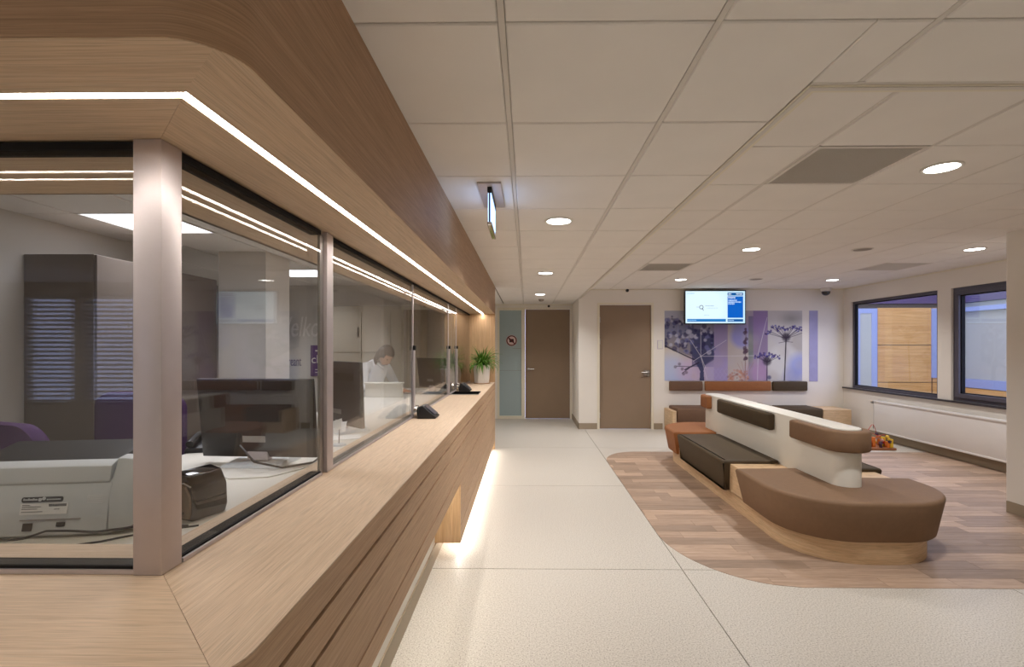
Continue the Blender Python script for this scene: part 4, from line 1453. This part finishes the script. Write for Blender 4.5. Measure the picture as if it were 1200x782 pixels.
obj('sign_lines', MB().box(.07, .17, -.014, -.012, .05, .06).box(.07, .17, -.014, -.012, .09, .10).box(.07, .15, -.014, -.012, .36, .38), M_LET, sg)


# monitors
def monitor(x, y, rz, lab, tilt=.12, w=.56, h=.36, lift=.10):
    t = thing('monitor', lab, 'monitor', (x, y, ZD + .0005), rz, group='office monitors')
    # the back of the screen faces local -y
    sc_ = Matrix.Rotation(tilt, 4, 'X') @ Matrix.Identity(4)

    def tr(mb):
        mb.v = [tuple((Matrix.Translation((0, 0, lift)) @ sc_) @ Vector(p)) for p in mb.v]
        return mb
    b = MB().loft([[(-w / 2 + .05, -.035, .05), (w / 2 - .05, -.035, .05), (w / 2 - .05, -.035, h - .05), (-w / 2 + .05, -.035, h - .05)],
                   [(-w / 2, -.012, 0), (w / 2, -.012, 0), (w / 2, -.012, h), (-w / 2, -.012, h)],
                   [(-w / 2, .012, 0), (w / 2, .012, 0), (w / 2, .012, h), (-w / 2, .012, h)]])
    obj('case', tr(b), M_BLKPL, t, bevel=.003, smooth=True)
    obj('screen', tr(MB().box(-w / 2 + .015, w / 2 - .015, .0125, .0135, .015, h - .015)), mat('monitor_screen', (70, 90, 120), .3), t)
    v = MB()
    for k in range(8):
        v.box(-.02 - .0, .22, -.0375, -.036, h - .075 + .0 * k - k * .006, h - .072 - k * .006)
    obj('vent_slots', tr(v), M_BLACK, t, kind='stuff')
    obj('plate', tr(MB().box(-.06, .05, -.0375, -.0355, .08, .11)), M_ALU_D, t)
    obj('neck', MB().box(-.05, .05, -.03, .01, .02, lift + .12), M_ALU, t, bevel=.004)
    obj('foot', MB().loft([[(-.14, -.10, 0), (.14, -.10, 0), (.14, .12, 0), (-.14, .12, 0)], [(-.13, -.09, .012), (.13, -.09, .012), (.12, .10, .03), (-.12, .10, .03)]]), M_GREYPL, t, bevel=.003)
    return t


monitor(-1.27, 2.30, -.05, 'black monitor seen from behind on a silver foot, nearest the corner post', w=.56, h=.375, lift=.035)
monitor(-1.22, 3.2, -.7, 'black monitor seen from behind next to the first silver upright', w=.5, h=.42, lift=.04, tilt=.04)
monitor(-1.13, 5.85, -.7, 'black monitor beyond the seated person', w=.52, h=.36, lift=.06)

pv = thing('desk_screen', 'low white desk screen with a ledge in front of the seated person', 'desk screen', (-1.57, 5.30, ZD + .0005), -.05)
obj('screen_board', MB().box(-.21, .21, -.01, .01, 0, .150), M_WHITE, pv, bevel=.003)
obj('ledge', MB().box(-.215, .215, -.05, .05, .151, .165), M_WHITE, pv, bevel=.003)

# glossy desk device
t = thing('desk_device', 'small glossy black rounded device on the desk behind the corner post', 'device', (-1.09, 1.60, ZD + .0005), -.35)
prof = [(-.055, 0), (.05, 0), (.062, .03), (.058, .10), (.03, .145), (-.02, .155), (-.055, .135), (-.062, .06)]
rings = [[(px * s, yy, pz * (1 if s == 1 else .97)) for px, pz in prof] for yy, s in ((-.06, .86), (-.052, 1), (.052, 1), (.06, .86))]
obj('body', MB().loft(rings), M_BLKGLOSS, t, bevel=.008, segs=3, smooth=True)
obj('side_cover', MB().loft([[(px * .8 + 0, -.0605, pz * .72 + .008) for px, pz in prof], [(px * .76, -.066, pz * .68 + .01) for px, pz in prof]]), mat('device_bronze', (120, 104, 88), .35, metal=.4), t, smooth=True)
obj('trim_line', MB().tube([(-.055, -.064, .10), (-.02, -.066, .118), (.02, -.066, .122), (.05, -.064, .112)], .0025), M_CHROME, t)
obj('plug', MB().box(-.03, .0, -.12, -.07, .002, .02).tube([(-.01, -.075, .012), (.01, -.066, .02), (.02, -.064, .03)], .004), M_BLKPL, t, bevel=.002)

# document scanner against the front glass
t = thing('document_scanner', 'pale grey document scanner with a black paper tray behind the front glass', 'scanner', (-1.36, 1.395, ZD + .0005), .13)
bodyp = [(-.0, 0.012), (.02, .0), (.24, 0), (.25, .05), (.2, .13), (.075, .185), (.06, .188), (.03, .15)]
obj('body', MB().loft([[(x, py, pz) for py, pz in bodyp] for x in (-.30, .12)]), M_GREYPL, t, bevel=.004, smooth=True)
obj('top_cover', MB().loft([[(x, py, pz) for py, pz in [(.026, .157), (.03, .15), (.06, .19), (.2, .135), (.205, .142), (.065, .215), (.035, .20)]] for x in (-.30, .115)]), M_GREYPL, t, bevel=.003, smooth=True)
capp = [(.005, .01), (.25, 0), (.27, .06), (.21, .16), (.09, .225), (.05, .22), (.012, .12)]
obj('end_cap', MB().loft([[(.1225, py, pz) for py, pz in capp], [(.16, py * .97 + .005, pz * .97 + .003) for py, pz in capp], [(.195, .1 + (py - .1) * .8, .09 + (pz - .09) * .72) for py, pz in capp], [(.21, .1 + (py - .1) * .5, .09 + (pz - .09) * .42) for py, pz in capp]]), M_GREYPL, t, bevel=.004, smooth=True)
trp = [(.075, .205), (.085, .20), (.24, .235), (.235, .245)]
ptray = obj('paper_tray', MB().loft([[(x, py, pz) for py, pz in trp] for x in (-.30, .095)]), M_BLKPL, t, bevel=.003, label='black paper feed tray')
obj('tray_wing', MB().loft([[(x, py, pz) for py, pz in [(.075, .205), (.23, .232), (.23, .242), (.06, .21)]] for x in (.098, .112)]), M_BLKPL, t)
# slanted back face carries the labels (slope from z .012 to .15)
sl = math.atan2(.03, .138)


def on_back(mb, x, z):
    M4 = Matrix.Translation((x, .0, .012)) @ Matrix.Rotation(-sl, 4, 'X') @ Matrix.Translation((0, -.0015, z))
    mb.v = [tuple(M4 @ Vector(p)) for p in mb.v]
    return mb


def plate_y(x0, x1, z0, z1, th=.001):
    return MB().prism([(a, b) for a, b in rrect(x0, x1, z0, z1, min((z1 - z0), (x1 - x0)) * .35, 4)], 0, th)


def face(mb):
    mb.v = [(p[0], -p[2], p[1]) for p in mb.v]
    return mb


obj('badge', on_back(face(plate_y(-.055, .055, 0, .015)), -.06, .092), mat('badge_black', (34, 32, 34), .4), t, label='black oval badge with pale marks')
bm_ = MB()
for k in range(9):
    bm_.box(-.05 + .0042 * k, -.047 + .0042 * k, -.0018, -.001, .005, .0095 + .002 * (k % 3 == 0))
bm_.lathe([(0, -.0018), (.005, -.0018), (.005, -.001), (0, -.001)], (-.006, 0, .007), 12, 'y').lathe([(0, -.0018), (.005, -.0018), (.005, -.001), (0, -.001)], (.004, 0, .010), 12, 'y')
for k in range(9):
    bm_.box(.012 + .0042 * k, .0146 + .0042 * k, -.0018, -.001, .005, .009)
obj('badge_marks', on_back(bm_, -.06, .092), M_GREYPL, t, kind='stuff')
obj('sticker', on_back(MB().box(-.055, .07, -.001, 0, -.035, -.003), -.06, .092), mat('sticker_white', (222, 222, 220), .5), t, label='white rating sticker')
sk = MB()
for (x0, x1, z) in ((-.05, -.03, -.009), (-.05, .0, -.014), (-.05, -.01, -.020), (.02, .066, -.008), (.02, .066, -.0105), (.02, .066, -.013), (.036, .05, -.022), (-.05, .005, -.028)):
    xx = x0
    while xx < x1:
        sk.box(xx, min(xx + .0035, x1), -.0016, -.001, z, z + .0022)
        xx += .0048
obj('sticker_print', on_back(sk, -.06, .092), M_BLKPL, t, kind='stuff')
sk2 = MB()
for k in range(5):
    for j in range(8):
        sk2.box(j * .0055, j * .0055 + .004, -.0006, 0, -k * .005, -k * .005 + .002)
obj('warning_print', on_back(sk2, .06, .105), mat('print_white', (234, 234, 234), .5), t, kind='stuff')
obj('socket', on_back(MB().box(-.10, -.075, -.002, 0, .012, .034).box(-.012, .01, -.002, 0, .022, .034), -.0, .0), M_BLKPL, t)
obj('ridge', on_back(MB().box(-.11, .05, -.002, 0, .04, .044), -.0, .0), M_ALU_D, t)
ca = tag(obj('power_cable', MB().tube([(-1.7, 1.335, ZD + .03), (-1.45, 1.33, ZD + .02), (-1.40, 1.33, ZD + .025), (-1.34, 1.335, ZD + .045), (-1.28, 1.332, ZD + .047), (-1.2, 1.335, ZD + .043), (-1.1, 1.36, ZD + .05), (-1.0, 1.42, ZD + .03)], .0032, 6), M_BLKPL, smooth=True), 'thin dark cable hanging across the back of the scanner', 'cable')
ca = tag(obj('power_cable', MB().tube([(-1.42, 1.32, ZD + .004), (-1.30, 1.318, ZD + .005), (-1.18, 1.325, ZD + .02), (-1.08, 1.37, ZD + .03), (-.99, 1.45, ZD + .02)], .003, 6), M_BLKPL, smooth=True), 'thin dark cable lying on the desk in front of the scanner', 'cable')
ca = tag(obj('power_cable', MB().tube([(-1.30, 2.18, ZD + .11), (-1.2, 2.12, ZD + .05), (-1.12, 2.2, ZD + .006), (-1.02, 2.3, ZD + .006), (-1.05, 2.5, ZD + .006), (-1.2, 2.55, ZD + .006)], .005, 8), M_BLKPL, smooth=True), 'black cable running down from the nearest monitor', 'cable')
ca = tag(obj('data_cable', MB().tube([(-1.36, 2.1, ZD + .004), (-1.25, 2.02, ZD + .004), (-1.1, 2.05, ZD + .004), (-1.02, 2.2, ZD + .004), (-1.0, 2.45, ZD + .004), (-1.1, 2.6, ZD + .004)], .0035, 8), M_WHITE, smooth=True), 'white cable looping over the desk near the monitor foot', 'cable')
t = thing('desk_telephone', 'flat black telephone on the desk beside the silver monitor foot', 'telephone', (-1.74, 2.62, ZD + .0005), .3)
obj('phone_base', MB().loft([[(-.08, -.1, 0), (.08, -.1, 0), (.08, .1, 0), (-.08, .1, 0)], [(-.075, -.095, .025), (.075, -.095, .025), (.075, .095, .055), (-.075, .095, .055)]]), M_BLKPL, t, bevel=.005, smooth=True)
obj('handset', MB().tube([(-.055, -.09, .045), (-.055, -.05, .062), (-.055, .05, .078), (-.055, .09, .068)], [.02, .014, .014, .02], 10), M_BLKPL, t, smooth=True)
# paper clip stand near the second pane
t = thing('note_holder', 'small note holder with folded white slips behind the second glass screen', 'note holder', (-1.06, 2.72, ZD + .0005))
obj('holder_foot', MB().lathe([(0, 0), (.04, 0), (.035, .01), (0, .012)], n=16), M_GREYPL, t, smooth=True)
obj('stem', MB().tube([(0, 0, .01), (.003, 0, .09)], .003), M_STEEL, t)
for k, (a, dx) in enumerate(((.3, -.03), (-.5, .02), (.9, .0))):
    p = MB().loft([[(-.025, 0, 0), (.025, 0, .01), (.025, .001, .01), (-.025, .001, 0)], [(-.028, .012, .055), (.024, .01, .066), (.024, .011, .066), (-.028, .013, .055)]])
    obj('paper_slip', p, mat('paper_white', (236, 236, 232), .7), t, loc=(dx, 0, .06 + .012 * k), rz=a)
pp = tag(obj('paper_sheet', MB().box(-.1, .1, -.07, .07, 0, .003), mat('paper_white', (236, 236, 232), .7), loc=(-1.12, 2.95, ZD + .0005), rz=.4), 'loose white sheets on the desk beside the note holder', 'paper')


# purple office chairs
def chair(x, y, rz, lab, seat_z=.68, top=1.28):
    t = thing('office_chair', lab, 'chair', (x, y, 0), rz, group='purple office chairs')
    ob = rrect(-.235, .235, -.235, .235, .09, 5)
    obj('seat', cushion(ob, [(seat_z - .04, .03), (seat_z - .03, .01), (seat_z, 0), (seat_z + .03, .008), (seat_z + .045, .04)]), M_PURPLE, t, smooth=True)
    # backrest (upright, at local +y)
    zc, hz = (seat_z + .12 + top) / 2, (top - seat_z - .12) / 2
    ol = rrect(-.225, .225, -hz, hz, .10, 6)
    rings = []
    for yy, d in ((.235, .03), (.245, .008), (.27, 0), (.30, .008), (.31, .035)):
        rings.append([(px, yy + .05 * ((pz / hz) ** 2), zc + pz) for px, pz in offset_ring(ol, [1] * len(ol), d)])
    obj('backrest', MB().loft(rings), M_PURPLE, t, smooth=True)
    obj('back_bar', MB().tube([(0, .1, seat_z - .05), (0, .30, seat_z - .04), (0, .34, seat_z + .05), (0, .325, zc)], .018), M_BLKPL, t, smooth=True)
    obj('gas_column', MB().lathe([(0, .08), (.03, .08), (.03, .3), (.018, .31), (.018, seat_z - .04), (0, seat_z - .04)], n=16), M_BLKPL, t, smooth=True)
    for k in range(5):
        a = 2 * PI * k / 5
        lg = obj('leg', MB().tube([(.02 * math.cos(a), .02 * math.sin(a), .1), (.28 * math.cos(a), .28 * math.sin(a), .07)], [.02, .014]), M_BLKPL, t, smooth=True)
        obj('caster', MB().lathe([(0, -.012), (.025, -.012), (.027, 0), (.025, .012), (0, .012)], (.28 * math.cos(a), .28 * math.sin(a), .0275), 14, 'y'), M_BLKPL, lg, smooth=True)
    return t


chair(-2.22, 2.98, PI + .2, 'purple office chair with tall backrest behind the corner post')
chair(-2.20, 2.40, PI - .3, 'purple office chair behind the document scanner', .62, 1.20)
chair(-1.98, 5.95, PI / 2 + .2, 'purple office chair under the person in white', .72, 1.2)


# ------------------------------------------------------------------ seated person
def skinned(name, nodes, edges, m, parent, sub=2):
    """nodes: (x, y, z, radius); first node is the root"""
    me = bpy.data.meshes.new(name)
    me.from_pydata([n[:3] for n in nodes], edges, [])
    me.materials.append(m)
    ob = bpy.data.objects.new(name, me)
    COL.objects.link(ob)
    md = ob.modifiers.new('skin', 'SKIN')
    md.use_smooth_shade = True
    for i, n in enumerate(nodes):
        sv = me.skin_vertices[0].data[i]
        r = n[3]
        sv.radius = (r, r) if not isinstance(r, tuple) else r
        sv.use_root = (i == 0)
    sd = ob.modifiers.new('subdivision', 'SUBSURF')
    sd.levels = sub
    sd.render_levels = sub
    if parent is not None:
        ob.parent = parent
    return ob


# local frame: the person faces +x (towards the counter), pelvis at the origin of x,y
per = thing('person', 'seated person with brown hair in a white coat, head bent over the desk', 'person', (-1.92, 5.92, 0), -.55)
SZ = .72 + .045
body = skinned('body', [
    (0, 0, SZ + .10, (.15, .13)), (.02, 0, SZ + .24, (.135, .11)), (.06, 0, SZ + .40, (.15, .11)), (.10, 0, SZ + .53, (.10, .085)), (.16, 0, SZ + .575, .052), (.205, 0, SZ + .60, .05),
    (.09, .17, SZ + .515, .068), (.17, .25, SZ + .29, .05), (.26, .22, SZ + .25, .043), (.40, .13, SZ + .245, .034), (.455, .10, SZ + .243, .03),
    (.09, -.17, SZ + .515, .068), (.16, -.25, SZ + .29, .05), (.26, -.22, SZ + .25, .043), (.40, -.13, SZ + .245, .034), (.455, -.10, SZ + .243, .03),
    (.06, .10, SZ + .09, .10), (.42, .12, SZ + .075, .075), (.44, .12, SZ - .28, .055), (.42, .12, SZ - .36, .045),
    (.06, -.10, SZ + .09, .10), (.42, -.12, SZ + .075, .075), (.44, -.12, SZ - .28, .055), (.42, -.12, SZ - .36, .045)],
    [(0, 1), (1, 2), (2, 3), (3, 4), (4, 5), (3, 6), (6, 7), (7, 8), (8, 9), (9, 10), (3, 11), (11, 12), (12, 13), (13, 14), (14, 15),
     (0, 16), (16, 17), (17, 18), (18, 19), (0, 20), (20, 21), (21, 22), (22, 23)], M_COAT, per)
# hands: palm and five fingers each
for s in (1, -1):
    hx, hy, hz = .475, s * .09, SZ + .240
    nodes = [(hx - .03, hy + s * .015, hz, .024), (hx + .03, hy - s * .008, hz - .004, (.034, .016))]
    eds = [(0, 1)]
    for k in range(4):
        off = (k - 1.5) * .019
        L = (.075, .085, .08, .062)[k]
        b0 = len(nodes)
        nodes += [(hx + .06, hy + off, hz - .002, .0095), (hx + .06 + L * .5, hy + off * 1.15, hz - .004, .0088), (hx + .06 + L, hy + off * 1.2, hz - .014, .0075)]
        eds += [(1, b0), (b0, b0 + 1), (b0 + 1, b0 + 2)]
    b0 = len(nodes)
    nodes += [(hx + .02, hy - s * .035, hz - .002, .012), (hx + .055, hy - s * .055, hz - .006, .0095), (hx + .08, hy - s * .058, hz - .012, .008)]
    eds += [(0, b0), (b0, b0 + 1), (b0 + 1, b0 + 2)]
    skinned('hand', nodes, eds, M_SKIN, per, 1)
# head: sculpted ellipsoid, bent forward and down
HC = Vector((.27, 0, SZ + .655))
hm = bmesh.new()
bmesh.ops.create_uvsphere(hm, u_segments=32, v_segments=24, radius=1.0)
for v in hm.verts:
    x, y, z = v.co
    px, py, pz = x * .095, y * .076, z * .118
    if z < -.1:
        k = (-z - .1) / .9
        py *= 1 - .30 * k
        px = px * (1 - .12 * k) + .016 * k
    # nose, brow, mouth, sockets
    g_ = lambda cy, cz, sy, sz_: math.exp(-((y - cy) / sy) ** 2 - ((z - cz) / sz_) ** 2)
    if x > 0:
        px += .022 * g_(0, -.22, .17, .16) + .008 * g_(0, .05, .14, .2) + .005 * g_(0, .2, .6, .1)
        px -= .012 * (g_(.38, .05, .2, .12) + g_(-.38, .05, .2, .12))
        px += .006 * g_(0, -.52, .28, .07) - .003 * g_(0, -.57, .3, .02)
    v.co = (px, py, pz)
for f in hm.faces:
    f.smooth = True
hme = bpy.data.meshes.new('head')
hm.to_mesh(hme)
hm.free()
head = obj('head', hme, M_SKIN, per)
HR = Matrix.Rotation(math.radians(42), 4, 'Y')
head.matrix_local = Matrix.Translation(HC) @ HR
for s in (1, -1):
    obj('eye', MB().lathe([(.0, -.011), (.008, -.008), (.011, 0), (.008, .008), (0, .011)], (.076, s * .030, .006), 14), mat('eye_dark', (60, 44, 36), .2), head, smooth=True)
    obj('ear', MB().lathe([(.0, -.006), (.02, -.006), (.027, .003), (.018, .008), (0, .003)], (-.004, s * .074, -.006), 16, 'y'), M_SKIN, head, smooth=True)
obj('lips', MB().lathe([(0, -.022), (.005, -.012), (.006, 0), (.005, .012), (0, .022)], (.087, 0, -.066), 10, 'y'), mat('lip_rose', (176, 104, 94), .45), head, smooth=True)
# hair: cap over the skull plus a fall down to the shoulders
hb_ = bmesh.new()
bmesh.ops.create_uvsphere(hb_, u_segments=40, v_segments=28, radius=1.0)
kill = []
for v in hb_.verts:
    x, y, z = v.co
    if (x > .62 and z < .42) or (x > .28 and z < -.05 and abs(y) < .93):
        kill.append(v)
        continue
    wob = 1 + .03 * math.sin(9 * math.atan2(y, x) + 5 * z)
    drop = 0
    if z < -.1 and x < .35:
        drop = (-z - .1) * .13
    v.co = (x * .107 * wob - .006 - drop * .15, y * .092 * wob * (1 + drop * 1.2), z * .130 + .006 - drop)
bmesh.ops.delete(hb_, geom=kill, context='VERTS')
bmesh.ops.solidify(hb_, geom=hb_.faces[:], thickness=.008)
for f in hb_.faces:
    f.smooth = True
hbm = bpy.data.meshes.new('hair')
hb_.to_mesh(hbm)
hb_.free()
obj('hair', hbm, M_HAIR, head)
# coat collar, pen and trousers
obj('collar', MB().tube([(.11, .075, SZ + .575), (.19, .05, SZ + .56), (.22, .0, SZ + .50), (.19, -.05, SZ + .56), (.11, -.075, SZ + .575)], .014, 8), M_COAT, per, smooth=True)
skinned('trousers', [(.0, 0, SZ + .075, (.155, .12)), (.10, .10, SZ + .075, .098), (.42, .12, SZ + .065, .08), (.445, .12, SZ - .26, .066), (.10, -.10, SZ + .075, .098), (.42, -.12, SZ + .065, .08), (.445, -.12, SZ - .26, .066)],
        [(0, 1), (1, 2), (2, 3), (0, 4), (4, 5), (5, 6)], M_TROUS, per)
for s in (1, -1):
    obj('shoe', MB().loft([[(.38 + a, s * .12 + b, z) for a, b in rrect(0, .24, -.042, .042, .035, 4)] for z in (SZ - .42, SZ - .39)] + [[(.38 + a * .7, s * .12 + b * .8, SZ - .345) for a, b in rrect(0, .2, -.04, .04, .035, 4)]]), M_BLKPL, per, smooth=True)
pen = tag(obj('pen', MB().tube([(0, 0, 0), (.06, .03, .10)], .005, 8), M_BLKPL, loc=(-1.50, 5.60, ZD + .055)), 'dark pen held above the desk by the person in white', 'pen')
